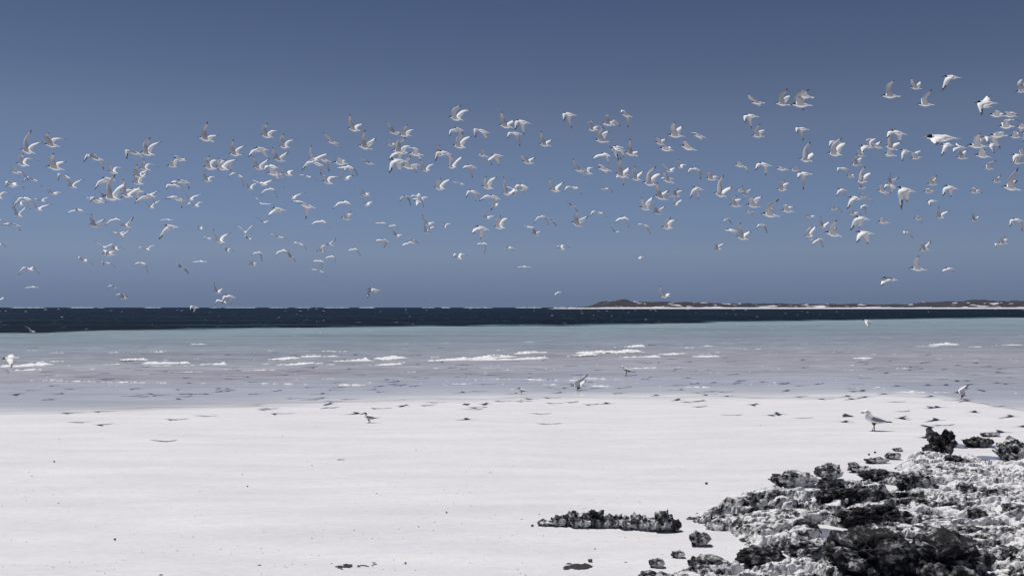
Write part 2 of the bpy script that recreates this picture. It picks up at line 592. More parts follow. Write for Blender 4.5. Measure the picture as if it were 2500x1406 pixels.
def foam_ridge(p0, p1, high, wide, gap=0.0, seed=0):
    a, b_ = sea_point(*p0), sea_point(*p1)
    L = (b_ - a).length
    nu = int(min(260, max(24, L / 0.06)))
    nv = 9
    u = np.linspace(0, 1, nu)
    v = np.linspace(-1, 1, nv)
    U, V = np.meshgrid(u, v, indexing='ij')
    d = (b_ - a) / L
    n = Vector((-d.y, d.x, 0))
    P = np.stack([U.ravel() * L * 0.9, V.ravel() * wide * 2.5, np.full(U.size, seed * 7.7)], -1)
    lump = (0.55 + 0.75 * fbm(P * 1.3, 3)).reshape(U.shape)
    fine = (fbm(P * 7.0, 3)).reshape(U.shape)
    env = np.clip(np.minimum(U / 0.12 + 0.1, (1 - U) / 0.05 + 0.2), 0, 1) * (0.62 + 0.38 * U)
    cross = 1 - np.abs(V) ** 1.5
    H = high * env * cross * np.clip(lump, 0.1, 1.6) * (1 + 0.6 * fine) - 0.012
    if gap:
        g = perlin(np.stack([U.ravel() * L * 1.1, np.full(U.size, seed * 3.1), np.zeros(U.size)], -1)).reshape(U.shape)
        g2 = perlin(np.stack([U.ravel() * L * 9, V.ravel() * 3, np.full(U.size, seed * 5.1)], -1)).reshape(U.shape)
        H = H - gap * high * (0.9 - 0.9 * g - 1.9 * g2)
    wob = 0.25 * wide * perlin(np.stack([U.ravel() * L * 0.5, np.full(U.size, seed * 1.9), np.zeros(U.size)], -1)).reshape(U.shape) * 3
    X = a.x + U * L * d.x + (V * wide * (0.5 + 0.5 * env) + wob) * n.x
    Y = a.y + U * L * d.y + (V * wide * (0.5 + 0.5 * env) + wob) * n.y
    base = sum(len(q) for q in FV)
    Q = grid_faces(nu, nv) + base
    Hq = H.ravel()
    keep = Hq[Q - base].max(1) > -0.004
    FV.append(np.stack([X, Y, H], -1).reshape(-1, 3))
    FQ.append(Q[keep])


BREAKERS = [((0, 896), (96, 887), 10), ((18, 905), (84, 901), 7), ((292, 877), (356, 875), 6), ((345, 886), (460, 883), 8), ((345, 894), (440, 891), 5), ((430, 893), (557, 889), 9),
            ((155, 903), (235, 900), 4), ((676, 876), (730, 872), 7), ((730, 871), (818, 868), 10), ((715, 889), (777, 885), 7), ((640, 893), (715, 889), 4), ((818, 883), (905, 879), 9),
            ((900, 877), (977, 871), 8), ((880, 892), (1060, 880), 5), ((1040, 881), (1236, 869), 9), ((1140, 878), (1348, 872), 6), ((1252, 863), (1328, 858), 8), ((1420, 861), (1545, 856), 9),
            ((1490, 851), (1572, 847), 11), ((1402, 867), (1430, 863), 5), ((1500, 873), (1605, 869), 6), ((1612, 864), (1660, 861), 6), ((1663, 851), (1742, 846), 7), ((1790, 853), (1850, 851), 5),
            ((2236, 847), (2275, 844), 4), ((2272, 843), (2331, 840), 9), ((2375, 847), (2416, 845), 4), ((2415, 843), (2495, 841), 6), ((2085, 874), (2116, 872), 4), ((460, 842), (495, 839), 5), ((1700, 870), (1735, 868), 4)]
for i, (p0, p1, h) in enumerate(BREAKERS):
    w = sea_point(*p1)
    pm = ppm(w)
    foam_ridge((p0[0], p0[1] + 1), (p1[0], p1[1] + 1), h / pm * 0.85, 0.35 + 1.7 * h / pm, 0.12, i + 1)
LINES = [((0, 928), (410, 935)), ((380, 934), (660, 937)), ((300, 912), (520, 907)), ((560, 905), (700, 902)), ((620, 936), (900, 941)), ((880, 939), (1260, 937)), ((1230, 925), (1420, 929)),
         ((1300, 938), (1530, 944)), ((1540, 942), (1740, 945)), ((1790, 943), (1900, 946)), ((1960, 944), (2150, 948)), ((2100, 956), (2330, 958)), ((2360, 958), (2500, 960)), ((100, 918), (260, 912)),
         ((1340, 921), (1540, 926)), ((2170, 950), (2260, 951)), ((1490, 900), (1680, 896)), ((1050, 930), (1250, 925)), ((150, 893), (300, 889)), ((1700, 910), (1880, 908))]
for i, (p0, p1) in enumerate(LINES):
    foam_ridge(p0, p1, 0.040, 0.11, 0.50, 60 + i)  # dotted foam strips standing in for rows of sun sparkle
for i in range(240):
    px, py = rng.uniform(-60, 2560), rng.uniform(855, 952)
    ln = rng.uniform(15, 60)
    foam_ridge((px, py), (px + ln, py + rng.uniform(-2, 1)), 0.024, 0.06, 0.62, 200 + i)
for i in range(260):
    px = rng.uniform(-60, 2560)
    py = 753 + 105 * rng.uniform(0, 1) ** 1.3
    q = sea_point(px, py)
    ln = rng.uniform(2, 7)
    foam_ridge((px, py), (px + ln, py + rng.uniform(-0.6, 0.3)), rng.uniform(0.4, 1.1) / ppm(q), 0.45 / ppm(q) + 0.02, 0.3, 700 + i)
# the line of surf breaking on the reef far out
RX = []
x = -2300.0
while x < 270:
    ln = rng.uniform(10, 150)
    if rng.uniform() < 0.75:
        RX.append((x, min(x + ln, 290), rng.uniform(1.2, 2.7)))
    x += ln + rng.uniform(2, 50)
for i, (x0, x1, h) in enumerate(RX):
    nu = int((x1 - x0) / 4) + 4
    u = np.linspace(0, 1, nu)
    prof = h * np.clip(np.minimum(u, 1 - u) * 8, 0.05, 1) * (0.7 + 0.6 * perlin(np.stack([u * (x1 - x0) * 0.07, 0 * u + i, 0 * u], -1)))
    base = sum(len(q) for q in FV)
    V = []
    for dy, k in ((-20, 0.0), (-4, 0.8), (0, 1.0), (15, 0.0)):
        V.append(np.stack([x0 + u * (x1 - x0), 4000 + dy + 0 * u, prof * k - 0.1 * (k == 0)], -1))
    FV.append(np.concatenate(V))
    FQ.append(grid_faces(4, nu) + base)
foam = fast_mesh("sea_foam", np.concatenate(FV), np.concatenate(FQ), [M_FOAM])
tag(foam, "white foam of small breakers and surf on the sea, plus sparkle shaped as foam", kind="stuff")

# ---------------------------------------------------------------- far headland: dunes with scrub over a white beach
HD = 1250.0
hx = np.linspace(-40, 1500, 700)
hy = np.concatenate([np.linspace(0, 60, 26), np.linspace(66, 260, 40)])
HXg, HYg = np.meshgrid(hx, hy)
_cr = [(1385, 0.0), (1412, 2.6), (1440, 4.2), (1465, 6.5), (1480, 11), (1500, 18.5), (1520, 20), (1545, 22), (1565, 19), (1600, 17), (1650, 16), (1700, 15.5), (1720, 16.5), (1760, 16), (1800, 14), (1870, 13), (1915, 14), (1960, 12), (2040, 12.5), (2100, 12), (2200, 10.5),
       (2300, 11), (2400, 13), (2440, 19), (2480, 22), (2520, 21), (2700, 17), (4000, 14)]
crx = np.array([(p - CX) / FPX * HD for p, h in _cr])
crh = np.array([h / FPX * HD for p, h in _cr]) * 0.98
crest = np.interp(HXg, crx, crh)
land = sstep(74, 110, HXg)
P = np.stack([HXg * 0.03, HYg * 0.035, 0 * HXg], -1).reshape(-1, 3)
dune = np.clip(0.80 + 0.45 * fbm(P, 4).reshape(HXg.shape), 0.25, 1.15)
rise = sstep(14, 75, HYg)
shrub = fbm(np.stack([HXg * 0.22, HYg * 0.22, 0 * HXg + 9], -1).reshape(-1, 3), 3).reshape(HXg.shape)
HZ = 1.65 * sstep(0, 12, HYg) * sstep(30, 120, HXg) + (crest - 1.2).clip(0) * rise * dune + 0.45 * np.abs(shrub) * rise * land - 0.25
scrub = sstep(11, 30, HYg) * (0.62 + 0.30 * sstep(20, 60, HYg)) * sstep(70, 100, HXg) - 0.8 * np.clip(fbm(np.stack([HXg * 0.045, HYg * 0.06, 0 * HXg + 5], -1).reshape(-1, 3), 3).reshape(HXg.shape), 0, 1) + 0.1 * shrub
head = fast_mesh("headland", np.stack([HXg, HD - 30 + HYg + 0.1 * HXg * 0, HZ], -1).reshape(-1, 3), grid_faces(*HXg.shape), [M_HEAD])
at = head.data.attributes.new("scrub", 'FLOAT', 'POINT')
at.data.foreach_set("value", scrub.ravel().astype(np.float32))
tag(head, "low scrubby dune headland with a white beach on the horizon", kind="structure")

# ---------------------------------------------------------------- rocks
def cube_sphere(n):
    """unit sphere as six n x n patches welded together"""
    t = np.tan(np.linspace(-1, 1, n + 1) * math.pi / 4)
    A, B = np.meshgrid(t, t, indexing='ij')
    V, Q = [], []
    for k in range(6):
        o = np.ones_like(A)
        P = {0: (o, A, B), 1: (-o, B, A), 2: (B, o, A), 3: (A, -o, B), 4: (A, B, o), 5: (B, A, -o)}[k]
        P = np.stack(P, -1).reshape(-1, 3)
        V.append(P / np.linalg.norm(P, axis=1)[:, None])
        Q.append(grid_faces(n + 1, n + 1)[:, ::-1] + k * (n + 1) ** 2)
    V = np.concatenate(V)
    Q = np.concatenate(Q)
    key = np.round(V * 1e5).astype(np.int64)
    _, idx, inv = np.unique(key, axis=0, return_index=True, return_inverse=True)
    Q = inv.ravel()[Q]
    return V[idx], Q


_sph = {}


def rock(name, l, r, top, base, label, seed, n=44, craggy=1.0, depth=0.7, mat=None, group=None, cat="rock", sink=0.18, lean=0.0, spiky=0.0, on_shelf=None):
    """a weathered rock given by its outline box in the photograph; it stands on the sand"""
    g = ground((l + r) / 2, base)
    pm = ppm(g)
    w = (r - l) / pm / 2
    h = (base - top) / pm
    dpt = max(w * depth, h * 0.35)
    if n not in _sph:
        _sph[n] = cube_sphere(n)
    S, Q = _sph[n]
    size = (w * h * dpt) ** (1 / 3)
    so = np.array([seed * 3.71, seed * 1.37, seed * 2.11])
    box = np.sign(S) * np.abs(S) ** 0.72          # blockier than a ball
    low = fbm(S * 1.5 + so, 3)
    k = 1 + 0.30 * low
    P = box * k[:, None] * np.array([w, dpt, h * 0.62])
    ks = max(1.0, size / 0.14)
    mid = fbm(P / (0.11 * ks) + so, 3, 0.55) * 1.3
    pit = worley(P / (0.075 * ks) + so)
    pit2 = worley(P / (0.034 * ks) + so)
    fine = fbm(P / 0.020 + so, 3)
    nrm = S / np.linalg.norm(S, axis=1)[:, None]
    amp = min(0.050, size * 0.19) * craggy
    disp = amp * 0.8 * mid - amp * 0.95 * sstep(0.48, 0.24, pit) - amp * 0.42 * sstep(0.48, 0.24, pit2) + amp * 0.20 * fine
    P = P + nrm * disp[:, None]
    if spiky:
        P[:, 2] += spiky * h * np.clip(perlin(P / (w * 0.55) + so), 0, 1) * (S[:, 2] > 0)
    P[:, 0] += lean * P[:, 2]
    P[:, 2] -= P[:, 2].min()
    P[:, 2] *= h * (1 + sink) / np.percentile(P[:, 2], 99.5)
    P[:, 2] -= h * sink
    # narrower undercut foot
    foot = 1 - 0.22 * (1 - sstep(0.0, 0.45, P[:, 2] / h))
    P[:, 0] *= foot * w / max(1e-6, np.percentile(np.abs(P[:, 0]), 99))
    P[:, 1] *= foot
    o = fast_mesh(name, P, Q, [mat or M_ROCK])
    z = g.z
    if on_shelf is not None:
        i = int(np.clip((g.y - ry[0]) / (ry[1] - ry[0]), 0, len(ry) - 1))
        j = int(np.clip((g.x - rx[0]) / (rx[1] - rx[0]), 0, len(rx) - 1))
        z = max(z, g.z + 0.5 * float(np.median(RZ[max(0, i - 6):i + 7, max(0, j - 10):j + 11])))
    o.location = (g.x, g.y + dpt * 0.75, z)
    tag(o, label, cat, group)
    return o


# the broad rock shelf
_shelf_px = [(1690, 1292), (1700, 1252), (1770, 1226), (1860, 1208), (1985, 1214), (1998, 1196), (2060, 1182), (2180, 1168), (2190, 1128), (2262, 1110), (2360, 1124), (2440, 1130), (2462, 1100), (2530, 1085), (2720, 1078), (2900, 1180),
             (2900, 1500), (1540, 1500), (1580, 1402), (1690, 1384), (1800, 1388), (1935, 1348), (1800, 1332), (1770, 1302)]
_sh = np.array([[g.x, g.y] for g in (ground(*p) for p in _shelf_px)])


def signed_dist(px, py, poly):
    d = np.full(px.shape, 1e9)
    inside = np.zeros(px.shape, bool)
    n = len(poly)
    for i in range(n):
        ax, ay = poly[i]
        bx_, by_ = poly[(i + 1) % n]
        ex, ey = bx_ - ax, by_ - ay
        t = np.clip(((px - ax) * ex + (py - ay) * ey) / (ex * ex + ey * ey), 0, 1)
        d = np.minimum(d, np.hypot(px - ax - t * ex, py - ay - t * ey))
        c = (ay > py) != (by_ > py)
        with np.errstate(divide='ignore', invalid='ignore'):
            inside ^= c & (px < (bx_ - ax) * (py - ay) / (by_ - ay) + ax)
    return np.where(inside, d, -d)


rx = np.arange(0.35, 8.0, 0.0105)
ry = np.arange(4.9, 13.2, 0.0135)
RXg, RYg = np.meshgrid(rx, ry)
sd = signed_dist(RXg, RYg, _sh)
flat = lambda s, z=0.0: np.stack([RXg * s, RYg * s, np.full(RXg.shape, z)], -1).reshape(-1, 3)
rsh = lambda a: a.reshape(RXg.shape)
warp = rsh(fbm(flat(2.2, 3.3), 3))
sd = sd + 0.16 * warp
for (cx_, cy_, rx_, ry_) in [(2030, 1303, 52, 20), (2165, 1196, 48, 13), (2112, 1296, 75, 8), (1925, 1195, 60, 12), (2420, 1121, 60, 12)]:
    g = ground(cx_, cy_)
    e = ground(cx_ + rx_, cy_)
    f = ground(cx_, cy_ - ry_)
    q = np.hypot((RXg - g.x) / (e.x - g.x), (RYg - g.y) / (f.y - g.y))
    sd = np.minimum(sd, (q - 1) * 0.35)
strata = rsh(ridged(np.stack([RXg * 0.9, RYg * 2.6 + RXg * 0.7, 0 * RXg], -1).reshape(-1, 3), 3))
lowv = rsh(fbm(flat(0.7, 8.8), 2))
lump = rsh(fbm(flat(4.0, 2.2), 4, 0.6))
fine = rsh(fbm(flat(19.0, 1.7), 3, 0.6))
hole = rsh(worley(np.stack([RXg * 4.6 + 0.8 * warp, RYg * 5.6 + 0.8 * warp, 0 * RXg], -1).reshape(-1, 3)))
hole2 = rsh(worley(np.stack([RXg * 11, RYg * 13, 4 * warp], -1).reshape(-1, 3)))
hole3 = rsh(worley(np.stack([RXg * 25, RYg * 29, 4 * warp], -1).reshape(-1, 3)))
knob = rsh(worley(np.stack([RXg * 8 + 0.5 * warp, RYg * 8, 5 * warp], -1).reshape(-1, 3)))
knob2 = rsh(worley(np.stack([RXg * 19 + 1.2 * warp, RYg * 19, 7 * warp], -1).reshape(-1, 3)))
hm = rsh(fbm(flat(1.1, 6.1), 3))
# ledges: each rises sharply on the side towards the land and slopes gently back to the sea
lq = (RYg * 1.0 - RXg * 0.32 + 0.55 * warp + 0.35 * lowv) / 0.62
saw = lq - np.floor(lq)
ledge = np.where(saw < 0.06, saw / 0.06, 1 - (saw - 0.06) / 0.94) * (0.45 + 0.55 * sstep(-0.3, 0.4, rsh(fbm(flat(0.9, 4.4), 2))))
m = sstep(0.0, 0.16, sd)
east = sstep(3.0, 4.4, RXg + 0.12 * (RYg - 8) + 0.5 * warp)       # flatter, paler pavement
kn = 0.029 - 0.010 * east
body = 0.012 + 0.040 * lowv + (0.105 - 0.030 * east) * ledge + 0.020 * strata + 0.018 * lump + 0.010 * fine + kn * np.sqrt(np.clip(1 - (knob / 0.72) ** 2, 0, 1)) + 0.020 * np.sqrt(np.clip(1 - (knob2 / 0.72) ** 2, 0, 1)) - 0.8 * kn
body = body - (0.12 * sstep(0.46, 0.26, hole) * sstep(-0.25, 0.10, hm) + 0.06 * sstep(0.46, 0.22, hole2) * sstep(0.4, -0.1, hm) + 0.022 * sstep(0.5, 0.25, hole3))
hp = 0.105 + 0.05 * lowv + 0.04 * (ledge - 0.5)
body = hp * np.tanh(body * 1.25 / hp)
crack = np.abs(rsh(perlin(np.stack([RXg * 1.0 + 0.35 * warp, RYg * 3.1 + RXg * 0.9 + 0.5 * warp, 0 * RXg + 2.2], -1).reshape(-1, 3))))
body = body - 0.075 * sstep(0.085, 0.02, crack) * sstep(-0.2, 0.3, lump + 0.3)
RZ = m * np.maximum(body, -0.02) - 0.05 * (1 - m) + 0.015 * sstep(0, 0.1, sd)
gz = sand_height(RXg, RYg)
RQ = grid_faces(*RXg.shape)
zf = RZ.ravel()
RQ = RQ[zf[RQ].max(1) > -0.015]
used, inv = np.unique(RQ, return_inverse=True)
RV = np.stack([RXg + 0.18 * np.maximum(RZ, 0), RYg - 0.62 * np.maximum(RZ, 0), RZ + gz], -1).reshape(-1, 3)[used]
shelf = fast_mesh("rock_shelf", RV, inv.reshape(RQ.shape), [M_REEF])
crust = (0.018 + 0.045 * east + 0.05 * np.clip(hm, -0.6, 0.6)).ravel()[used]
at = shelf.data.attributes.new("crust", 'FLOAT', 'POINT')
at.data.foreach_set("value", crust.astype(np.float32))
tag(shelf, "broad pitted limestone shelf breaking out of the sand, pale on top with dark hollows", "rock shelf")

ROCKS = [
    ("sea_rock", 2266, 2342, 1052, 1120, "tall black craggy rock like a stump at the far edge of the shelf", dict(n=54, depth=0.8, craggy=1.35, mat=M_DARK, spiky=0.35)),
    ("sea_rock", 2354, 2432, 1069, 1092, "long dark rock in a shallow pool beside the tall stump of rock", dict(n=44, mat=M_DARK, depth=0.5)),
    ("sea_rock", 2398, 2446, 1056, 1066, "flat grey slab of rock alone on the sand beyond the shelf", dict(n=26, depth=0.6)),
    ("sea_rock", 2252, 2275, 1090, 1102, "small dark stone at the foot of the tall stump of rock", dict(n=24, mat=M_DARK)),
    ("sea_rock", 2448, 2520, 1074, 1128, "rough pale boulder heap at the photo's edge behind the shelf", dict(n=54, mat=M_REEF, craggy=1.3, depth=0.9)),
    ("sea_rock", 2182, 2206, 1094, 1102, "tiny pointed stone farthest out on the sand by the shelf", dict(n=20)),
    ("sea_rock", 2165, 2204, 1106, 1122, "small grey hump of rock just seaward of the shelf's far end", dict(n=30)),
    ("sea_rock", 2110, 2172, 1118, 1132, "low dark flat rock lying in the sand before the grey hump", dict(n=34, mat=M_ROCK, depth=0.5)),
    ("sea_rock", 2074, 2100, 1129, 1142, "small wedge of pale rock poking from the sand", dict(n=26, mat=M_REEF)),
    ("sea_rock", 2072, 2128, 1138, 1154, "thin slab with one dark peak half sunk in the sand", dict(n=34, mat=M_REEF, depth=0.5)),
    ("sea_rock", 1998, 2066, 1135, 1174, "chunky dark rock with a white cap, tallest on the shelf's seaward rim", dict(n=50, mat=M_ROCK, spiky=0.2, craggy=1.2)),
    ("sea_rock", 1884, 2004, 1155, 1190, "long pale rock tapering to a dark point beside the white-capped rock", dict(n=54, mat=M_REEF, depth=0.5, spiky=0.2)),
    ("sea_rock", 2102, 2206, 1150, 1175, "blocky ledge with pale top and black front standing in smooth sand", dict(n=54, mat=M_DARK, depth=0.5)),
    ("sea_rock", 1998, 2090, 1180, 1214, "dark hollow-faced rock in front of the white-capped rock", dict(n=50, mat=M_DARK, depth=0.6)),
    ("sea_rock", 1990, 2170, 1205, 1252, "long slanting ledge with a black undercut below a pale crest", dict(n=64, mat=M_DARK, depth=0.35, craggy=1.1)),
    ("sea_rock", 2050, 2245, 1238, 1300, "widest ledge with a deep black overhang above the sand gully", dict(n=72, mat=M_DARK, depth=0.35, craggy=1.2)),
    ("sea_rock", 1948, 2010, 1276, 1314, "rounded black rock at the edge of the still gully pool", dict(n=48, mat=M_DARK, depth=0.8)),
    ("sea_rock", 1682, 1735, 1302, 1334, "spiky little rock standing clear of the shelf's tip", dict(n=40, mat=M_ROCK, craggy=1.3, spiky=0.35)),
    ("sea_rock", 1586, 1626, 1366, 1386, "small dark block of rock alone near the bottom of the beach", dict(n=32, mat=M_ROCK)),
    ("sea_rock", 1640, 1674, 1346, 1362, "little grey crumb of rock above the small dark block", dict(n=26, mat=M_REEF)),
    ("sea_rock", 1804, 1928, 1343, 1388, "wide rock with a black hollow face near the bottom edge", dict(n=60, mat=M_DARK, depth=0.5, craggy=1.1)),
    ("sea_rock", 1924, 2034, 1328, 1374, "knobbly rock full of dark holes beside the hollow-faced wide rock", dict(n=60, mat=M_ROCK, depth=0.6, craggy=1.3)),
    ("sea_rock", 1680, 1790, 1384, 1424, "flat dark ledge cut by the bottom edge of the photo", dict(n=54, mat=M_ROCK, depth=0.6)),
    ("sea_rock", 1558, 1640, 1398, 1424, "low dark rock tips at the bottom edge before the flat ledge", dict(n=44, mat=M_ROCK, depth=0.6)),
    ("sea_rock", 2046, 2262, 1322, 1440, "big dark weedy boulder in the foreground, left of its twin", dict(n=90, mat=M_DARK, depth=0.9, craggy=1.1)),
    ("sea_rock", 2236, 2440, 1342, 1460, "big dark weedy boulder in the foreground, right of its twin", dict(n=90, mat=M_DARK, depth=0.9, craggy=1.1)),
    ("sea_rock", 2365, 2420, 1246, 1274, "smooth black knob set in the pale middle of the shelf", dict(n=44, mat=M_DARK)),
    ("sea_rock", 2400, 2470, 1204, 1226, "grey leaning slab on the pale middle of the shelf", dict(n=44, mat=M_ROCK, depth=0.5)),
    ("sea_rock", 2340, 2380, 1186, 1214, "pointed grey rock on the middle of the shelf", dict(n=40, mat=M_ROCK, spiky=0.3)),
    ("sea_rock", 2190, 2290, 1168, 1212, "ragged dark rock beside the smooth sand pocket in the shelf", dict(n=54, mat=M_ROCK, craggy=1.3)),
    ("sea_rock", 2310, 2362, 1120, 1146, "dark rock sheltering in the lee of the tall stump", dict(n=44, mat=M_DARK)),
    ("sea_rock", 2460, 2530, 1240, 1268, "dark slab at the photo's right edge on the shelf", dict(n=44, mat=M_ROCK)),
    ("sea_rock", 2300, 2352, 1236, 1262, "broken dark rock between the long overhang and the black knob", dict(n=44, mat=M_ROCK)),
    ("sea_rock", 2330, 2420, 1296, 1326, "ridge of dark holes above the right twin boulder", dict(n=54, mat=M_ROCK, depth=0.5)),
]
for i, (nm, l, r, t, b_, lab, kw) in enumerate(ROCKS):
    rock(nm, l, r, t, b_, lab, i + 1, group="weathered rocks on the beach", on_shelf=True, **kw)
# the long outcrop that runs along the sand apart from the shelf
OUT = [(1316, 1352, 1273, 1284, M_REEF), (1350, 1382, 1262, 1285, M_ROCK), (1374, 1396, 1256, 1284, M_DARK), (1392, 1416, 1247, 1288, M_ROCK), (1410, 1446, 1256, 1289, M_REEF), (1436, 1476, 1249, 1289, M_DARK), (1468, 1486, 1262, 1288, M_REEF), (1480, 1520, 1256, 1289, M_ROCK),
       (1512, 1556, 1266, 1292, M_REEF), (1546, 1578, 1257, 1294, M_ROCK), (1572, 1612, 1264, 1296, M_REEF), (1596, 1646, 1253, 1298, M_ROCK), (1638, 1662, 1270, 1298, M_DARK)]
outcrop = bpy.data.objects.new("rock_outcrop", None)
outcrop.location = ground(1490, 1292)
COL.objects.link(outcrop)
tag(outcrop, "long low craggy outcrop on the open sand, apart from the shelf", "rock outcrop")
bpy.context.view_layer.update()
for i, (l, r, t, b_, mt) in enumerate(OUT):
    o = rock("crag", l - 4, r + 4, t, b_, None, 60 + i, n=36, mat=mt, depth=1.0, craggy=1.35, cat=None, spiky=0.3)
    o.parent = outcrop
    o.location = o.location - outcrop.location

# pools left by the tide
def pool(name, cx_, cy_, rx_, ry_, label, seed):
    g = ground(cx_, cy_)
    e = ground(cx_ + rx_, cy_)
    f = ground(cx_, cy_ - ry_)
    a, b2 = e.x - g.x, f.y - g.y
    n = 40
    V = [(0, 0, 0)]
    z = max(float(sand_height(np.array([g.x + dx * a]), np.array([g.y + dy * b2]))[0]) for dx in (-1, 0, 1) for dy in (-1, 0, 1))
    for i in range(n):
        t = 2 * math.pi * i / n
        k = 1 + 0.28 * float(perlin(np.array([[math.cos(t) * 1.3, math.sin(t) * 1.3, seed * 2.3]]))[0])
        V.append((a * k * math.cos(t), b2 * k * math.sin(t), 0))
    F = [(0, i + 1, (i + 1) % n + 1) for i in range(n)]
    o = mesh_object(name, V, F, [M_POOL], loc=(g.x, g.y, z + 0.004))
    tag(o, label, kind="structure")


pool("tide_pool", 2030, 1306, 44, 14, "still blue pool in the gully below the long overhang", 1)
pool("tide_pool", 2335, 1088, 24, 5, "thin pool between the tall stump and the long dark rock", 2)
pool("tide_pool", 2442, 1092, 26, 4, "thin pool behind the long dark rock", 3)
pool("tide_pool", 2415, 1121, 44, 5, "thin pool on the sand inside the shelf", 4)


# wrack and stones on the sand
def flake_patch(name, spots, label, cat, mat, seed, size=0.035, kind=None):
    r_ = np.random.RandomState(seed)
    g0 = ground(*spots[0])
    V, F = [], []
    for (px, py) in spots:
        g = ground(px, py)
        c = g - g0
        a = r_.uniform(0, 6.28)
        s = size * r_.uniform(0.5, 1.3)
        b0 = len(V)
        n = 7
        for j in range(n):
            t = a + 2 * math.pi * j / n
            V.append((c.x + s * 1.5 * math.cos(t) * r_.uniform(0.7, 1.2), c.y + s * math.sin(t) * r_.uniform(0.7, 1.2), c.z + 0.002))
        V.append((c.x, c.y, c.z + s * r_.uniform(0.35, 0.7)))
        for j in range(n):
            F.append((b0 + j, b0 + (j + 1) % n, b0 + n))
    o = mesh_object(name, V, F, [mat], smooth=False, loc=g0)
    tag(o, label, None if kind else cat, None, kind)


r_ = np.random.RandomState(11)
flake_patch("seaweed", [(812 + 48 * r_.beta(2, 2) + 4, 1382 + r_.normal() * 2.0) for _ in range(26)], "scrap of dried dark seaweed at the bottom of the beach", "seaweed", M_WEED, 1, 0.014)
flake_patch("seaweed", [(874 + 42 * r_.uniform(), 1380 + r_.normal() * 2.5) for _ in range(9)], "loose crumbs of dried seaweed beside the longer scrap", "seaweed", M_WEED, 2, 0.010, "stuff")
flake_patch("seaweed", [(826 + 14 * r_.uniform(), 1122 + r_.normal()) for _ in range(5)], "tiny clump of seaweed alone in the middle of the sand", "seaweed", M_WEED, 3, 0.014)
flake_patch("seaweed", [(1132 + 12 * r_.uniform(), 987.5 + r_.normal() * 0.8) for _ in range(9)], "brown lump of seaweed at the water's edge", "seaweed", M_WEED, 4, 0.035)
flake_patch("seaweed", [(2060 + 20 * r_.uniform(), 1016 + r_.normal() * 0.8) for _ in range(14)], "dark mound of seaweed on the sand near the standing gull", "seaweed", M_WEED, 5, 0.035)
flake_patch("seaweed", [(1376 + 62 * r_.beta(2, 2), 1384 + r_.normal() * 3) for _ in range(34)], "dark wrack heaped on a bump of pale sand near the bottom edge", "seaweed", M_WEED, 6, 0.022)
STONES = [(1725, 1181, 5, "lone dark pebble on clean sand above the long outcrop"), (1090, 1251, 3, "small dark pebble on the bright sand ridge"), (990, 1375, 4, "flat grey pebble near the seaweed scraps"),
          (1441, 1371, 8, "upright dark stone on the bump of pale sand"), (1300, 1284, 5, "grey pebble at the tip of the long outcrop"), (280, 1317, 4, "brownish pebble on the open sand far from the rocks"), (604, 1187, 2.5, "tiny black pebble on the open sand"),
          (132, 1127, 3, "tiny dark pebble among faint streaks on the sand"), (2137, 1105, 4, "thin dark splinter of stone off the end of the shelf"), (2122, 1110, 4, "flat dark chip of stone below the splinter")]
for i, (px, py, r2, lab) in enumerate(STONES):
    r2 *= 0.72
    rock("pebble", px - r2, px + r2, py - r2 * 1.2, py + 1, lab, 90 + i, n=10, mat=M_STONE, craggy=0.5, cat="pebble", group="loose pebbles on the sand")

# grit: bits of shell and stone too many to count
GV, GF, gm = [], [], []
for i in range(2200):
    px = rng.uniform(-150, 2400)
    py = 1015 + 391 * rng.uniform() ** 0.8
    clump = float(perlin(np.array([[px / 170.0, py / 40.0, 2.0]]))[0])
    if clump < 0.12 and rng.uniform() < 0.8:
        continue
    g = ground(px, py)
    s = rng.uniform(0.0012, 0.0045) * (1 + (rng.uniform() < 0.06) * 1.2)
    b0 = len(GV)
    a = rng.uniform(0, 6.28)
    e = rng.uniform(1.0, 2.2)
    for j in range(5):
        t = a + 2 * math.pi * j / 5
        GV.append((g.x + s * e * math.cos(t), g.y + s * math.sin(t), g.z + 0.0005))
    GV.append((g.x, g.y, g.z + s * 0.8))
    for j in range(5):
        GF.append((b0 + j, b0 + (j + 1) % 5, b0 + 5))
        gm.append(0)
    if rng.uniform() < 0.3:
        gm[-5:] = [1] * 5
grit = mesh_object("shell_grit", GV, GF, [M_STONE, M_SHELL], gm, smooth=False)
tag(grit, "scattered bits of shell and dark grit on the sand", kind="stuff")

# ---------------------------------------------------------------- birds
BODY_LEN, INNER, OUTER = 0.335, 0.163, 0.238
GIRTH = 0.335 / 0.38          # the rings below are drawn for a bird 0.38 m long
NSEG = 8
#        t      half-height half-width  lift
RINGS = [(0.000, 0.0010, 0.0010, -0.006), (0.065, 0.0060, 0.0050, -0.002), (0.120, 0.0095, 0.0085, 0.002), (0.150, 0.0205, 0.0185, 0.006), (0.195, 0.0260, 0.0230, 0.008), (0.245, 0.0245, 0.0230, 0.004),
         (0.310, 0.0300, 0.0270, 0.000), (0.450, 0.0380, 0.0350, -0.004), (0.600, 0.0330, 0.0310, -0.002), (0.720, 0.0190, 0.0210, 0.002), (0.800, 0.0085, 0.0180, 0.004), (0.890, 0.0040, 0.0240, 0.003), (1.000, 0.0015, 0.0340, 0.000)]
W0 = 6          # the wing grows out of the body between rings 6, 7 and 8


def unit(v):
    n = v.length
    return v / n if n > 1e-9 else Vector((1, 0, 0))


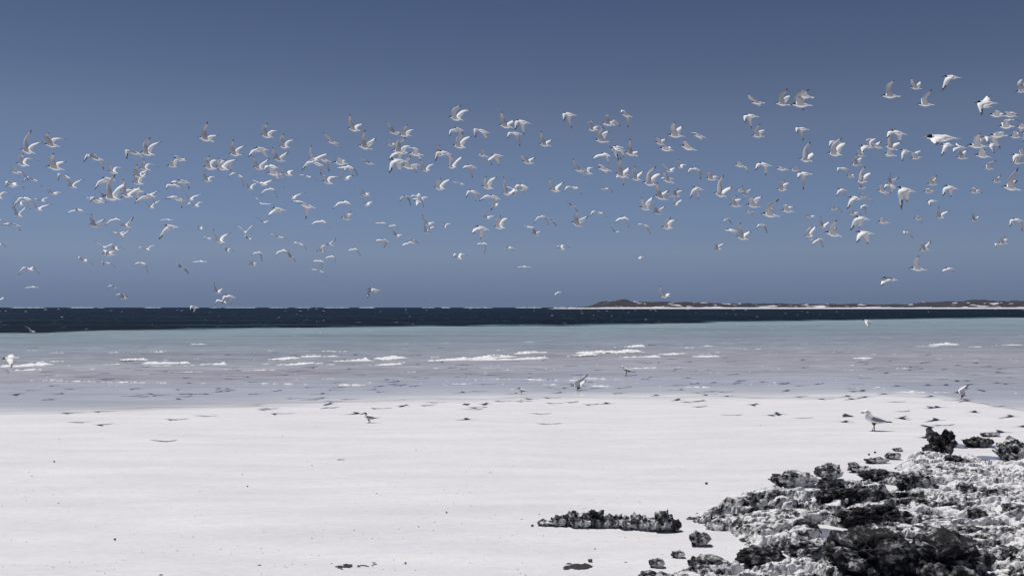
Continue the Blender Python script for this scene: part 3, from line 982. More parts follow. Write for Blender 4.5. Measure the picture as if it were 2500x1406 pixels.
def catmull(pts, n):
    P = [pts[0] * 2 - pts[1]] + pts + [pts[-1] * 2 - pts[-2]]
    out = []
    for k in range(len(pts) - 1):
        p0, p1, p2, p3 = P[k:k + 4]
        for i in range(n):
            t = i / n
            out.append(0.5 * ((2 * p1) + (p2 - p0) * t + (2 * p0 - 5 * p1 + 4 * p2 - p3) * t * t + (3 * p1 - p0 - 3 * p2 + p3) * t ** 3))
    out.append(pts[-1])
    return out


def flying_bird_mesh(bill, tail, wings, k=1.0, crested=False, legs=None, up_hint=Vector((0, 0, 1))):
    """one continuous skin: bill, head, body, forked tail and both wings. Points are in metres."""
    V, F, M = [], [], []
    FLAT = set()
    ax = unit(tail - bill)
    L = (tail - bill).length
    up = up_hint - ax * up_hint.dot(ax)
    if up.length < 0.2:
        up = Vector((0, -1, 0)) - ax * Vector((0, -1, 0)).dot(ax)
    up = unit(up)
    # roll the body with the wings
    roll = unit((wings[0][0] * 2 + wings[0][1]) - (wings[1][0] * 2 + wings[1][1])).cross(ax)
    if roll.length > 0.3:
        roll = unit(roll)
        if roll.dot(up) < 0:
            roll = -roll
        if roll.dot(up) > 0.15:
            up = unit(up * 0.35 + roll * 0.65)
            up = unit(up - ax * up.dot(ax))
    side = unit(ax.cross(up))        # towards the bird's right or left; sign settled per wing
    for ri, (t, hh, hw, lift) in enumerate(RINGS):
        for j in range(NSEG):
            a = 2 * math.pi * (j + 0.5) / NSEG
            cs, sn = math.cos(a), math.sin(a)
            tt = t
            if ri == len(RINGS) - 1:
                tt = 0.87 + 0.13 * abs(cs) ** 1.5 / 0.89
            p = bill + ax * (L * tt) + side * (hw * k * cs) + up * ((hh * sn + lift) * k)
            V.append(p)
    def ring(r, j):
        return r * NSEG + j % NSEG
    JP, JM = NSEG - 1, NSEG // 2 - 1     # faces centred on +side and -side
    for r in range(len(RINGS) - 1):
        for j in range(NSEG):
            if j in (JP, JM) and W0 <= r < W0 + 2:
                continue
            F.append((ring(r, j), ring(r, j + 1), ring(r + 1, j + 1), ring(r + 1, j)))
            top = j in (0, 1, 2)
            if r < 2:
                M.append(5 if crested else 4)
            elif r in (2, 3, 4) and (top or j in (JP, JM)):
                M.append(3)
            elif r >= 6 and r <= 8 and top:
                M.append(0)
            elif r == 9 and j in (5,) and legs is None:
                M.append(6)
            else:
                M.append(0)
    F.append(tuple(ring(0, j) for j in range(NSEG))[::-1]); M.append(4)
    F.append(tuple(ring(len(RINGS) - 1, j) for j in range(NSEG))); M.append(0)
    # wings
    for wi, (wrist, tip) in enumerate(wings):
        mid = bill + ax * (L * 0.45)
        sgn = 1 if (wrist - mid).dot(side) * 2 + (tip - mid).dot(side) > 0 else -1
        if wi == 1 and sgn == first:
            sgn = -first
        first = sgn if wi == 0 else first
        J = JP if sgn > 0 else JM
        # root loop: upper row then lower row, front to back
        up_j, lo_j = (0, NSEG - 1) if sgn > 0 else (NSEG // 2 - 1, NSEG // 2)
        rows_u = [ring(W0 + q, up_j) for q in range(3)]
        rows_l = [ring(W0 + q, lo_j) for q in range(3)]
        S = (V[rows_u[0]] + V[rows_l[0]]) / 2
        le = catmull([S, wrist, tip], 4)
        inner = unit(wrist - S)
        outer = unit(tip - wrist)
        nst = len(le)
        prev_u, prev_l = rows_u, rows_l
        chords = [0.118, 0.115, 0.110, 0.106, 0.100, 0.084, 0.066, 0.044, 0.010]
        for s in range(1, nst):
            f = s / (nst - 1)
            d = unit(le[min(s + 1, nst - 1)] - le[s - 1])
            keep = 0.35 if s < 4 else 0.12
            c = ax - d * ax.dot(d) * (1 - keep)
            if c.length < 0.35:
                c = c + (up if up.dot(d) < 0.9 else -side * sgn) * 0.0 + (inner.cross(up).cross(d)) * 0.2
            c = unit(c)
            nrm = unit(d.cross(c))
            if sgn < 0:
                nrm = -nrm
            ch = chords[s] * k
            th = (0.010 * (1 - f) + 0.0015) * k
            cu, cl = [], []
            for q, (cf, tf) in enumerate(((0.0, 0.25), (0.45, 1.0), (1.0, 0.12))):
                base = le[s] + c * (ch * cf) - nrm * (0.10 * ch * (cf - 0.4) ** 2)
                if q == 2 and s in (3, 5, 7):
                    base = base - c * (0.07 * ch)
                V.append(base + nrm * (th * tf)); cu.append(len(V) - 1)
                V.append(base - nrm * (th * tf)); cl.append(len(V) - 1)
            for q in range(2):
                tipc = 2 if (s >= 7 and q == 1) or (s >= 8) else 1
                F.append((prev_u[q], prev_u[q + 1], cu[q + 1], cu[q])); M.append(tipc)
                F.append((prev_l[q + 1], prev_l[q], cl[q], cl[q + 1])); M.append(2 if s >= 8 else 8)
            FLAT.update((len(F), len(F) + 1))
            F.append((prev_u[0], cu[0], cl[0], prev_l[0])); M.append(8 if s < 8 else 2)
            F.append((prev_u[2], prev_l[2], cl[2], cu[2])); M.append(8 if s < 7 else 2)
            prev_u, prev_l = cu, cl
        F.append((prev_u[0], prev_u[1], prev_u[2], prev_l[2], prev_l[1], prev_l[0])); M.append(2)
    if legs:
        for (foot, j) in legs:
            face = (ring(7, j), ring(7, j + 1), ring(8, j + 1), ring(8, j))
            i = F.index(face)
            F.pop(i); M.pop(i)
            c = sum((V[q] for q in face), Vector()) / 4
            prev = list(face)
            knee = c.lerp(foot, 0.35)
            for (cc, s) in ((knee, 0.22), (foot + Vector((0, 0, 0.006)), 0.10), (foot + Vector((-0.006, 0, 0.002)), 0.34)):
                new = []
                for q in face:
                    V.append(cc + (V[q] - c) * s * Vector((1, 1, 0.4)) if False else cc + Vector(((V[q] - c).x * s, (V[q] - c).y * s, (V[q] - c).z * s * 0.3)))
                    new.append(len(V) - 1)
                for e in range(4):
                    F.append((prev[e], prev[(e + 1) % 4], new[(e + 1) % 4], new[e])); M.append(6)
                prev = new
            F.append(tuple(prev)); M.append(6)
    if not legs:
        M = [v + 100 if i in FLAT else v for i, v in enumerate(M)]      # 100 marks the thin wing edges, shaded flat
    return V, F, M


def finish(name, V, F, M, origin):
    o = mesh_object(name, [v - origin for v in V], F, BIRD_MATS, [v % 100 for v in M], loc=origin)
    o.data.polygons.foreach_set("use_smooth", np.array([v < 100 for v in M], dtype=bool))
    bm = bmesh.new()
    bm.from_mesh(o.data)
    bmesh.ops.recalc_face_normals(bm, faces=bm.faces)
    bm.to_mesh(o.data)
    bm.free()
    return o


def solve_pose(p, flags, ground_at=None):
    """turn the outline points of one bird (photo pixels) into a pose in space: segment lengths of a tern give size, distance and
    how far each wing reaches towards or away from the viewer"""
    bill, tail, aw, at_, bw, bt_ = [Vector((p[2 * i], p[2 * i + 1])) for i in range(6)]
    if 'k' not in flags and at_.x > bt_.x:
        aw, at_, bw, bt_ = bw, bt_, aw, at_
    S = bill.lerp(tail, 0.31)
    kk = 1.22 if 'c' in flags else 1.0
    lens = [((tail - bill).length, BODY_LEN * kk), ((aw - S).length, INNER * kk), ((at_ - aw).length, OUTER * kk), ((bw - S).length, INNER * kk), ((bt_ - bw).length, OUTER * kk)]
    s = max(lens[0][0] / lens[0][1], *(0.90 * a / b for a, b in lens[1:]))
    if ground_at is not None:
        D = (ground_at - EYE_V).dot(ray(CX, 703)) / 1.0
        kk = s * D / FPX * kk
    else:
        D = FPX / s
    m = D / FPX
    def dz(a, b, true, lim=0.93):
        l = (b - a).length * m
        return math.sqrt(max(0.0, true * true - l * l)) * lim
    bz = min(dz(bill, tail, BODY_LEN * kk), 0.26 * kk)
    zb, zt = D + bz * 0.5, D - bz * 0.5
    zs = zb + (zt - zb) * 0.31
    zaw = zs - dz(S, aw, INNER * kk)
    zat = zaw - 0.8 * dz(aw, at_, OUTER * kk)
    zbw = zs + dz(S, bw, INNER * kk)
    zbt = zbw + 0.8 * dz(bw, bt_, OUTER * kk)
    pts = [at_depth(q.x, q.y, z) for q, z in ((bill, zb), (tail, zt), (aw, zaw), (at_, zat), (bw, zbw), (bt_, zbt))]
    return pts, kk, s, (bill, tail, S, aw, at_, bw, bt_)


ONES = "zero one two three four five six seven eight nine ten eleven twelve thirteen fourteen fifteen sixteen seventeen eighteen nineteen".split()
TENS = "zero ten twenty thirty forty fifty sixty seventy eighty ninety hundred".split()


def spell(v):
    n = max(0, min(100, int(round(v))))
    if n < 20:
        return ONES[n]
    return TENS[n // 10] + ("-" + ONES[n % 10] if n % 10 else "")


def pose_words(q):
    bill, tail, S, aw, at_, bw, bt_ = q
    L = max((tail - bill).length, 18)
    up = lambda w: (S.y - w.y) / L
    a, b = up(at_), up(bt_)
    wide = abs(at_.x - bt_.x) / L
    if a > 0.62 and b > 0.3:
        return "with both wings raised high" if wide < 1.15 else "with wings in a wide raised V"
    if a > 0.62 and b < -0.05:
        return "with one wing up and one drooping"
    if a > 0.62:
        return "with one wing up and one swept back"
    if a < -0.25 and b < -0.25:
        return "with both wings pushed down" if wide < 0.9 else "with wings arched down like a bow"
    if a > 0.2 and b > 0.2:
        return "with wings held in a shallow V"
    if a > 0.15 and b < -0.1:
        return "banking with wings tilted, near wing up"
    if a < -0.1 and b > 0.1:
        return "banking with wings tilted, near wing down"
    if a < -0.1:
        return "with wings gently arched"
    if b < -0.15:
        return "with part folded wings and a trailing tip"
    return "gliding with wings level"


BIRDS = """
94 729 178 753 118 682 155 632 155 706 213 692
210 703 299 718 215 664 238 651 260 675 329 683
77 796 149 812 92 760 114 749 128 773 199 791
220 811 321 832 238 772 261 747 279 793 327 788
46 837 114 847 97 847 139 882 64 820 48 815
142 873 188 888 182 884 205 910 129 864 112 890
37 903 91 908 68 893 124 925 26 887 31 915
298 856 348 873 338 870 356 897 282 847 284 883
329 905 380 920 327 881 313 861 367 890 415 873
435 768 512 785 482 782 505 831 424 752 407 792
525 834 582 849 532 813 523 801 565 816 624 833
494 866 567 884 478 887 462 927 529 881 521 918
499 957 596 978 522 900 563 848 572 917 616 893
108 965 155 978 137 985 148 1024 91 968 58 1019
80 994 117 1005 77 974 67 955 108 982 151 997
67 1044 114 1061 68 1022 61 985 105 1028 134 1005
168 1011 208 1032 158 985 139 955 209 1005 257 997
189 980 223 985 216 968 255 963 176 971 156 975
233 939 286 953 222 924 196 911 280 938 311 943
-34 957 17 972 -28 923 -43 897 14 938 54 949
370 1023 407 1031 404 1034 438 1052 347 1029 319 1046
449 971 515 981 495 968 518 994 444 962 439 987
447 977 512 991 427 967 398 960 495 988 521 998
489 962 535 977 491 945 482 930 521 965 529 962
431 1095 494 1111 438 1068 447 1044 478 1082 515 1069
552 1066 589 1077 575 1079 594 1092 535 1076 512 1106
585 1100 643 1115 587 1088 572 1076 620 1090 653 1057
582 1140 609 1159 576 1132 564 1116 612 1136 637 1118
569 1137 606 1147 572 1135 539 1134 597 1132 614 1132
-23 1076 11 1076 17 1082 51 1107 -17 1068 -34 1085
48 1092 105 1107 82 1102 99 1128 37 1089 7 1100
-34 1193 11 1197 6 1190 31 1208 -26 1182 -43 1193
501 1204 516 1211 481 1189 455 1172 532 1196 563 1184
543 1213 585 1223 572 1203 612 1223 540 1197 530 1203
494 1238 567 1247 540 1227 526 1250 503 1221 521 1247
393 1271 430 1277 421 1267 457 1298 384 1254 380 1267
508 1283 538 1287 535 1286 565 1310 495 1278 509 1299
125 1310 165 1322 162 1305 193 1343 112 1305 85 1344
155 1398 168 1404 179 1402 208 1410 137 1402 110 1408
-43 1456 -6 1468 -28 1450 -46 1433 0 1460 21 1446
540 1396 576 1412 565 1408 573 1418 535 1392 528 1409
579 1455 631 1458 597 1439 626 1456 580 1436 559 1443
138 1610 172 1624 134 1600 112 1588 159 1615 182 1621
680 744 762 759 700 702 735 669 737 708 792 691
623 740 700 756 674 756 698 779 611 733 618 779
963 670 1048 694 984 631 1014 593 1027 662 1069 663
1112 751 1187 759 1120 713 1140 679 1158 725 1203 709
678 821 739 834 691 793 704 779 722 800 779 820
647 858 717 866 651 823 670 802 688 841 728 834
642 889 705 902 653 861 650 841 688 864 722 837
843 770 914 789 884 776 910 776 856 762 829 756
811 809 880 814 828 787 820 779 856 780 880 783
990 812 1064 829 999 777 1024 760 1035 783 1106 780
1049 810 1122 834 1055 786 1065 772 1112 787 1163 778
1066 790 1139 799 1112 802 1125 836 1078 787 1061 833
987 879 1042 886 990 850 1000 836 1027 863 1079 868
1153 854 1189 868 1176 870 1190 915 1135 844 1111 870
863 879 934 896 887 893 927 924 847 884 833 895
589 947 652 964 596 900 600 871 651 930 694 911
631 920 710 941 661 940 666 977 617 927 587 967
700 948 764 964 732 960 756 998 685 964 657 995
708 954 759 965 714 960 711 965 734 947 781 931
722 1009 754 1018 710 990 692 974 754 992 796 972
836 965 909 982 877 977 886 1019 847 957 803 970
914 968 947 980 907 948 896 933 947 957 997 949
940 1002 975 1010 975 987 1021 1002 924 990 911 1008
833 896 884 919 873 917 890 933 816 901 810 926
816 1071 828 1076 836 1074 857 1081 796 1071 769 1079
798 1100 875 1112 796 1125 774 1170 828 1105 799 1136
973 1116 990 1121 981 1108 1014 1119 961 1111 978 1125
1010 1162 1027 1169 1031 1163 1054 1185 997 1157 998 1174
1051 1172 1101 1187 1041 1143 1042 1117 1084 1153 1130 1135
1096 1220 1126 1234 1121 1214 1146 1234 1095 1206 1082 1204
1196 1130 1200 1139 1177 1113 1144 1092 1217 1113 1240 1090
1202 1162 1230 1172 1223 1164 1239 1179 1193 1150 1204 1167
707 1218 732 1220 737 1200 776 1199 685 1207 671 1220
682 1281 715 1293 707 1293 723 1336 671 1281 651 1297
866 1306 907 1312 899 1317 920 1340 865 1293 847 1290
975 1274 990 1280 998 1276 1020 1278 950 1277 927 1284
1042 1425 1084 1431 1044 1399 1046 1378 1069 1416 1096 1406
1095 1438 1156 1457 1119 1459 1130 1485 1089 1448 1084 1482
1081 1463 1106 1482 1086 1468 1084 1482 1058 1463 1052 1489
924 1496 977 1505 946 1500 942 1530 930 1493 927 1518
1268 659 1339 674 1282 620 1306 602 1325 638 1372 643
1359 714 1420 721 1367 674 1386 652 1405 688 1454 683
1239 720 1317 736 1228 736 1212 767 1282 748 1314 779
1329 772 1399 792 1328 748 1328 718 1374 759 1410 739
1232 814 1295 830 1234 785 1237 762 1280 796 1318 773
1305 807 1359 822 1295 810 1290 836 1354 847 1396 882
1297 845 1382 853 1314 827 1302 819 1342 858 1352 882
1379 843 1433 861 1368 822 1346 803 1410 834 1446 833
1261 891 1308 907 1234 881 1213 871 1300 887 1341 876
1694 626 1766 642 1699 588 1708 556 1740 611 1779 605
1742 709 1822 732 1760 674 1782 633 1803 691 1837 671
1591 689 1657 703 1595 671 1574 649 1632 708 1664 722
1506 772 1558 787 1511 745 1519 707 1567 759 1602 749
1551 773 1618 792 1550 765 1540 762 1584 793 1607 841
1521 792 1583 812 1502 789 1470 834 1554 807 1567 858
1620 792 1706 803 1647 773 1634 768 1666 782 1684 790
1772 790 1833 806 1765 780 1744 767 1803 800 1831 812
1684 809 1729 824 1661 817 1638 822 1703 830 1726 861
1684 810 1731 829 1681 819 1685 837 1721 827 1746 859
1671 866 1709 879 1659 841 1655 822 1701 860 1740 858
1571 882 1631 901 1574 858 1588 860 1610 863 1669 866
1487 860 1519 868 1473 854 1450 857 1521 864 1553 888
1204 917 1240 924 1197 894 1180 874 1231 903 1267 890
1307 919 1346 929 1291 928 1268 957 1337 937 1355 969
1416 963 1445 972 1408 943 1380 910 1445 953 1496 939
1273 990 1268 999 1263 977 1234 949 1302 995 1345 1001
1323 1015 1399 1029 1319 1036 1308 1056 1359 1034 1362 1036
1455 993 1546 1019 1456 981 1419 986 1487 1014 1492 1071
1672 981 1713 998 1649 991 1624 1023 1702 1002 1714 1037
1659 1061 1722 1075 1681 1045 1674 1036 1701 1044 1738 1054
1762 946 1809 957 1752 926 1731 910 1789 943 1826 947
1773 997 1808 1004 1762 968 1757 947 1800 988 1829 985
1560 1075 1595 1090 1538 1082 1513 1104 1593 1096 1616 1120
1273 1083 1302 1090 1263 1071 1244 1056 1297 1081 1316 1077
1344 1154 1382 1163 1331 1145 1302 1140 1385 1160 1410 1180
1453 1187 1486 1201 1440 1182 1437 1194 1487 1204 1494 1221
1591 1194 1634 1201 1595 1189 1590 1187 1615 1182 1641 1163
1543 1225 1595 1230 1558 1213 1551 1211 1573 1200 1597 1197
1723 1213 1750 1223 1709 1218 1698 1231 1746 1230 1762 1254
1251 1228 1287 1241 1243 1233 1228 1247 1270 1247 1280 1278
1374 1218 1402 1230 1354 1230 1344 1254 1396 1230 1393 1234
1402 1257 1443 1257 1405 1238 1410 1225 1428 1263 1443 1278
1615 1247 1632 1260 1598 1254 1584 1269 1634 1264 1639 1288
1212 1291 1257 1300 1221 1277 1214 1274 1243 1283 1265 1292
1554 1270 1584 1283 1538 1271 1529 1283 1567 1283 1571 1316
1548 1321 1585 1332 1536 1315 1509 1317 1578 1334 1602 1356
1791 1410 1858 1420 1794 1425 1794 1454 1826 1425 1830 1433
2189 570 2266 590 2210 534 2254 512 2255 541 2302 540
1892 642 1951 658 1897 617 1882 593 1942 645 1959 654
1944 660 2012 663 1962 628 1991 607 1996 636 2036 637
1884 706 1937 709 1898 688 1880 683 1919 700 1934 705
1908 734 1993 747 1938 690 1983 670 1976 713 2008 716
2008 722 2050 734 1993 719 1979 721 2036 742 2072 759
1989 747 2073 760 2019 733 2010 725 2036 762 2049 782
1914 742 1988 754 1914 753 1898 780 1942 764 1951 787
1897 780 1996 791 1905 796 1900 847 1937 813 1949 836
1955 809 2042 825 1975 782 2005 764 2025 801 2056 818
2005 810 2042 826 1999 807 1996 821 2019 830 2034 846
2056 830 2104 834 2053 799 2053 780 2096 806 2135 801
2138 736 2211 757 2130 745 2124 789 2187 764 2198 787
2123 754 2178 760 2127 725 2146 708 2167 745 2207 747
2212 622 2269 642 2197 636 2193 667 2238 645 2247 662
2207 708 2281 725 2230 673 2262 646 2264 676 2305 665
2321 631 2393 651 2313 631 2320 674 2358 659 2377 683
2185 813 2231 818 2198 779 2208 760 2230 782 2258 762
2278 804 2333 824 2269 811 2257 825 2295 833 2305 871
2328 753 2383 767 2349 733 2338 727 2377 770 2402 809
2392 756 2463 764 2389 773 2380 789 2420 779 2436 810
2117 915 2177 925 2130 887 2155 868 2167 886 2207 874
2242 897 2266 901 2227 891 2192 889 2272 905 2306 922
2346 908 2417 924 2356 883 2374 860 2392 877 2427 863
2284 928 2346 948 2282 934 2275 967 2316 954 2321 984
1968 955 2008 965 1959 962 1951 986 1991 977 2006 1006
2025 954 2062 962 2013 954 2003 965 2053 977 2070 1014
2036 965 2075 981 2028 969 2007 976 2073 962 2103 966
2022 981 2059 988 2030 994 2035 1012 2039 954 2044 941
2070 1090 2111 1099 2062 1068 2062 1047 2102 1086 2140 1085
2066 1129 2107 1140 2070 1110 2074 1092 2099 1113 2132 1102
2161 1105 2180 1114 2164 1087 2148 1073 2184 1092 2221 1096
2360 1060 2397 1072 2355 1048 2330 1036 2389 1056 2426 1055
2317 1103 2396 1126 2312 1119 2305 1142 2339 1136 2345 1167
1857 1087 1888 1093 1843 1088 1820 1093 1880 1099 1902 1117
1917 1097 1937 1106 1904 1102 1895 1114 1937 1110 1948 1124
1917 1144 1956 1161 1914 1127 1900 1116 1951 1146 1976 1151
1860 1164 1905 1186 1846 1170 1831 1179 1882 1181 1873 1210
1985 1181 2028 1190 1972 1191 1960 1205 1999 1186 2001 1191
1996 1171 2033 1175 1996 1167 1989 1167 2022 1178 2043 1190
2352 1186 2383 1196 2338 1188 2325 1198 2366 1201 2365 1240
2221 1251 2259 1268 2218 1238 2212 1258 2249 1237 2294 1255
2082 1390 2088 1391 2084 1388 2084 1386 2086 1389 2088 1387
2043 1437 2048 1438 2044 1436 2043 1434 2047 1436 2048 1434
2094 1467 2099 1467 2096 1465 2096 1463 2099 1465 2102 1463
2431 609 2510 627 2441 571 2448 545 2485 597 2506 587
2512 587 2594 605 2515 594 2514 637 2542 614 2557 661
2488 648 2553 657 2482 648 2477 677 2519 673 2539 720
2627 703 2695 715 2634 671 2643 639 2667 692 2698 681
2743 551 2818 567 2747 557 2753 593 2770 580 2790 630
2865 632 2922 637 2873 598 2896 588 2912 617 2957 636
2898 683 2980 695 2915 648 2946 619 2943 651 2977 638
2918 689 2972 692 2929 676 2926 673 2957 698 2978 718
2543 787 2613 801 2542 767 2543 754 2582 779 2616 767
2800 826 2855 840 2799 801 2798 774 2838 847 2862 867
2846 840 2899 852 2846 827 2852 816 2872 818 2920 826
2912 818 2991 838 2926 806 2898 801 2946 836 2966 850
2935 746 2986 767 2912 759 2893 781 2957 770 2972 799
2409 1105 2470 1116 2421 1076 2445 1051 2454 1070 2491 1066
2452 942 2505 950 2458 900 2458 860 2497 934 2511 917
2497 921 2532 937 2474 911 2449 913 2511 945 2519 969
2531 900 2585 922 2519 905 2497 956 2556 917 2556 941
2528 922 2573 931 2516 905 2508 898 2559 922 2568 920
2681 922 2740 938 2679 891 2683 871 2718 908 2756 886
2788 915 2824 922 2767 911 2754 939 2818 917 2841 955
2926 918 2969 925 2936 903 2932 894 2966 921 2994 944
2386 950 2450 978 2371 954 2337 983 2411 977 2394 1031
2408 1005 2431 1005 2388 992 2371 989 2425 994 2467 1003
2634 1056 2666 1060 2622 1062 2607 1093 2664 1073 2679 1102
2678 1073 2714 1082 2676 1067 2667 1067 2698 1087 2717 1106
2776 1003 2815 1010 2772 994 2760 984 2798 1011 2815 1028
2786 1081 2850 1112 2803 1053 2819 1026 2835 1068 2873 1055
2906 1036 2945 1045 2892 1031 2882 1058 2940 1039 2961 1063
2565 1106 2602 1114 2559 1103 2545 1102 2605 1110 2617 1123
2592 1139 2637 1154 2599 1119 2606 1110 2623 1133 2643 1130
2469 1206 2517 1215 2482 1207 2497 1217 2494 1210 2504 1224
2718 1211 2764 1220 2723 1201 2721 1207 2744 1196 2785 1213
2551 1301 2571 1304 2537 1302 2512 1308 2582 1304 2604 1305
2714 1427 2741 1428 2711 1433 2709 1447 2741 1428 2753 1440
2933 604 3007 612 2952 567 2978 559 2988 594 3029 620
3030 557 3090 574 3034 538 3032 554 3057 577 3066 628
2973 723 3054 738 2991 733 3020 789 3025 739 3045 767
2994 713 3049 725 2991 719 2988 748 3034 719 3042 723
3045 743 3116 764 3065 713 3077 676 3094 742 3118 739
2997 846 3074 871 3012 807 3032 767 3048 833 3074 816
3014 847 3076 857 3014 858 3007 871 3037 870 3043 908
3076 869 3136 882 3088 836 3101 809 3113 853 3145 832
3135 889 3210 907 3161 847 3204 809 3193 856 3231 847
3253 659 3347 668 3274 622 3291 594 3304 631 3330 615
3192 693 3254 710 3204 676 3197 668 3230 684 3251 679
3211 723 3295 738 3244 716 3256 713 3258 719 3270 716
3316 708 3405 738 3335 694 3341 684 3341 725 3354 738
3379 657 3450 674 3389 649 3369 650 3409 674 3429 689
3244 830 3295 841 3236 807 3225 794 3273 826 3303 817
3303 812 3340 822 3303 790 3314 776 3330 803 3375 811
3372 819 3426 834 3367 824 3357 851 3409 839 3420 877
3230 876 3295 894 3237 853 3234 836 3270 890 3287 906
3236 868 3295 877 3236 867 3227 876 3270 870 3276 873
3441 869 3507 881 3452 844 3479 843 3486 860 3514 871
3190 953 3264 980 3200 923 3209 889 3233 943 3266 928
3483 940 3553 964 3506 894 3534 853 3540 923 3574 911
3116 1009 3189 1028 3127 988 3133 963 3162 980 3190 960
3186 1037 3241 1046 3189 1014 3194 997 3222 1019 3250 1007
3253 955 3298 962 3258 948 3250 948 3276 953 3290 957
3279 955 3327 960 3286 930 3313 919 3310 934 3345 931
3284 996 3313 1004 3289 980 3303 965 3314 982 3334 974
3377 912 3441 930 3378 931 3368 970 3401 943 3406 972
3035 1056 3075 1076 3017 1068 3000 1089 3054 1079 3072 1114
2993 1130 3018 1135 2988 1119 2981 1106 3017 1130 3028 1130
3133 1098 3173 1108 3125 1093 3110 1099 3153 1113 3177 1144
3227 1108 3290 1117 3244 1082 3276 1060 3271 1078 3305 1075
3486 1218 3527 1219 3489 1197 3499 1192 3512 1196 3546 1187
3108 1258 3132 1265 3105 1253 3096 1250 3130 1253 3165 1266
3221 1449 3274 1445 3217 1416 3221 1396 3256 1435 3267 1434
3660 501 3738 505 3655 482 3651 457 3691 508 3716 526
3780 503 3861 516 3804 468 3846 430 3833 475 3862 467
3856 510 3970 517 3884 464 3954 435 3887 482 3904 480 k
3876 461 3978 480 3910 446 3897 443 3901 491 3921 544
3630 561 3709 573 3631 568 3636 599 3652 582 3669 631
3665 663 3736 668 3682 633 3712 605 3709 639 3745 635
3887 625 3955 636 3885 625 3890 653 3906 645 3922 691
3898 775 3971 790 3924 730 3956 689 3950 756 3969 745
4036 746 4117 760 4063 707 4112 669 4097 707 4134 698
4049 693 4117 700 4052 690 4048 723 4078 702 4086 727
3581 803 3647 817 3602 791 3588 784 3630 817 3650 841
3696 794 3772 813 3696 800 3687 833 3729 814 3737 860
3783 822 3856 831 3804 817 3793 818 3813 830 3831 837
3853 828 3907 835 3881 817 3866 811 3898 833 3910 837
3893 844 3969 853 3895 848 3896 872 3914 874 3921 929
3788 924 3849 930 3806 894 3832 879 3830 897 3864 895
3617 946 3662 958 3624 931 3624 906 3648 932 3673 923
3590 926 3642 939 3614 924 3602 923 3634 936 3639 942
3558 999 3627 1010 3568 972 3598 955 3591 975 3637 973
3638 998 3718 1013 3655 972 3683 961 3688 968 3724 961
3711 1042 3812 1059 3742 1007 3804 971 3748 1017 3756 1010 k
3809 1025 3883 1036 3823 1001 3850 1005 3847 1009 3886 1013
3637 1034 3685 1036 3654 1027 3641 1025 3668 1040 3671 1055
3930 1056 3979 1062 3927 1049 3910 1042 3964 1054 3982 1053
4048 1023 4096 1021 4060 1009 4051 1003 4089 1023 4113 1040
3997 1105 4038 1112 4002 1079 4006 1055 4029 1093 4053 1080
4021 1131 4117 1158 4049 1101 4086 1073 4058 1118 4082 1108 k
3926 1151 3975 1155 3938 1127 3968 1100 3961 1124 3986 1099
3702 1098 3746 1101 3702 1097 3693 1119 3728 1110 3746 1140
3541 1067 3573 1070 3537 1073 3531 1084 3556 1076 3571 1096
3540 1120 3608 1130 3547 1123 3536 1127 3577 1130 3597 1145
3591 1153 3659 1173 3602 1117 3615 1087 3634 1141 3669 1127
3937 1164 3975 1174 3947 1161 3944 1160 3972 1177 3986 1188
3977 1165 4028 1172 3975 1178 3962 1196 4002 1182 4018 1207
4092 820 4146 827 4089 820 4091 843 4126 833 4137 849
4129 859 4178 867 4141 849 4139 841 4158 854 4167 852
4177 883 4239 890 4198 845 4225 811 4226 852 4256 843
4149 803 4212 806 4169 771 4186 757 4190 777 4208 770
4177 753 4230 766 4186 739 4191 726 4205 747 4208 741
4190 711 4271 725 4203 724 4211 747 4235 715 4239 719
4222 704 4265 718 4229 683 4268 675 4254 683 4285 677
4254 709 4319 728 4254 700 4252 694 4277 702 4304 689
4315 709 4386 735 4337 670 4370 625 4367 702 4401 695
4337 636 4430 660 4337 643 4330 677 4380 662 4389 693
4310 750 4382 763 4330 737 4337 726 4325 758 4331 773 k
4389 733 4455 743 4401 754 4405 789 4418 745 4414 758 k
4440 775 4507 769 4449 751 4461 748 4467 745 4508 734
4502 670 4689 678 4542 680 4568 708 4589 660 4611 665 c
4584 707 4662 712 4604 722 4594 763 4622 699 4629 701
4659 715 4724 724 4655 726 4656 747 4668 708 4668 697
4663 767 4730 776 4682 736 4722 729 4700 744 4721 734 k
4327 892 4375 900 4335 869 4351 846 4358 877 4391 865
4329 899 4390 923 4324 901 4316 922 4350 922 4347 945
4279 929 4343 943 4294 911 4301 893 4316 947 4317 957
4371 914 4478 940 4384 939 4400 1026 4412 945 4427 987
4086 923 4141 932 4090 933 4084 959 4109 935 4122 954
4183 917 4225 923 4194 901 4213 892 4218 915 4235 921
4137 962 4215 976 4147 979 4135 1022 4171 960 4158 957
4191 957 4235 967 4205 946 4196 946 4228 973 4234 983
4218 966 4259 976 4228 960 4222 959 4243 977 4260 988
4139 1043 4192 1048 4147 1029 4158 1024 4177 1037 4205 1050
4166 1057 4254 1075 4169 1073 4151 1127 4190 1086 4193 1114
4202 1002 4245 1006 4202 1009 4208 1027 4218 1022 4227 1046
4279 1082 4348 1090 4295 1065 4315 1064 4303 1071 4309 1069 k
4172 1132 4273 1143 4186 1148 4182 1185 4220 1159 4234 1193
4301 1356 4391 1370 4307 1370 4300 1396 4329 1364 4333 1375
4458 1067 4508 1072 4477 1057 4462 1056 4489 1074 4500 1090
4401 1136 4444 1136 4407 1131 4421 1146 4425 1139 4458 1164
4435 1307 4529 1320 4458 1276 4486 1247 4468 1287 4474 1282 k
4484 1221 4545 1220 4494 1193 4519 1183 4519 1199 4546 1174
4568 1059 4615 1066 4572 1031 4586 1010 4602 1040 4639 1029
4735 1075 4780 1078 4744 1054 4748 1040 4767 1062 4777 1055
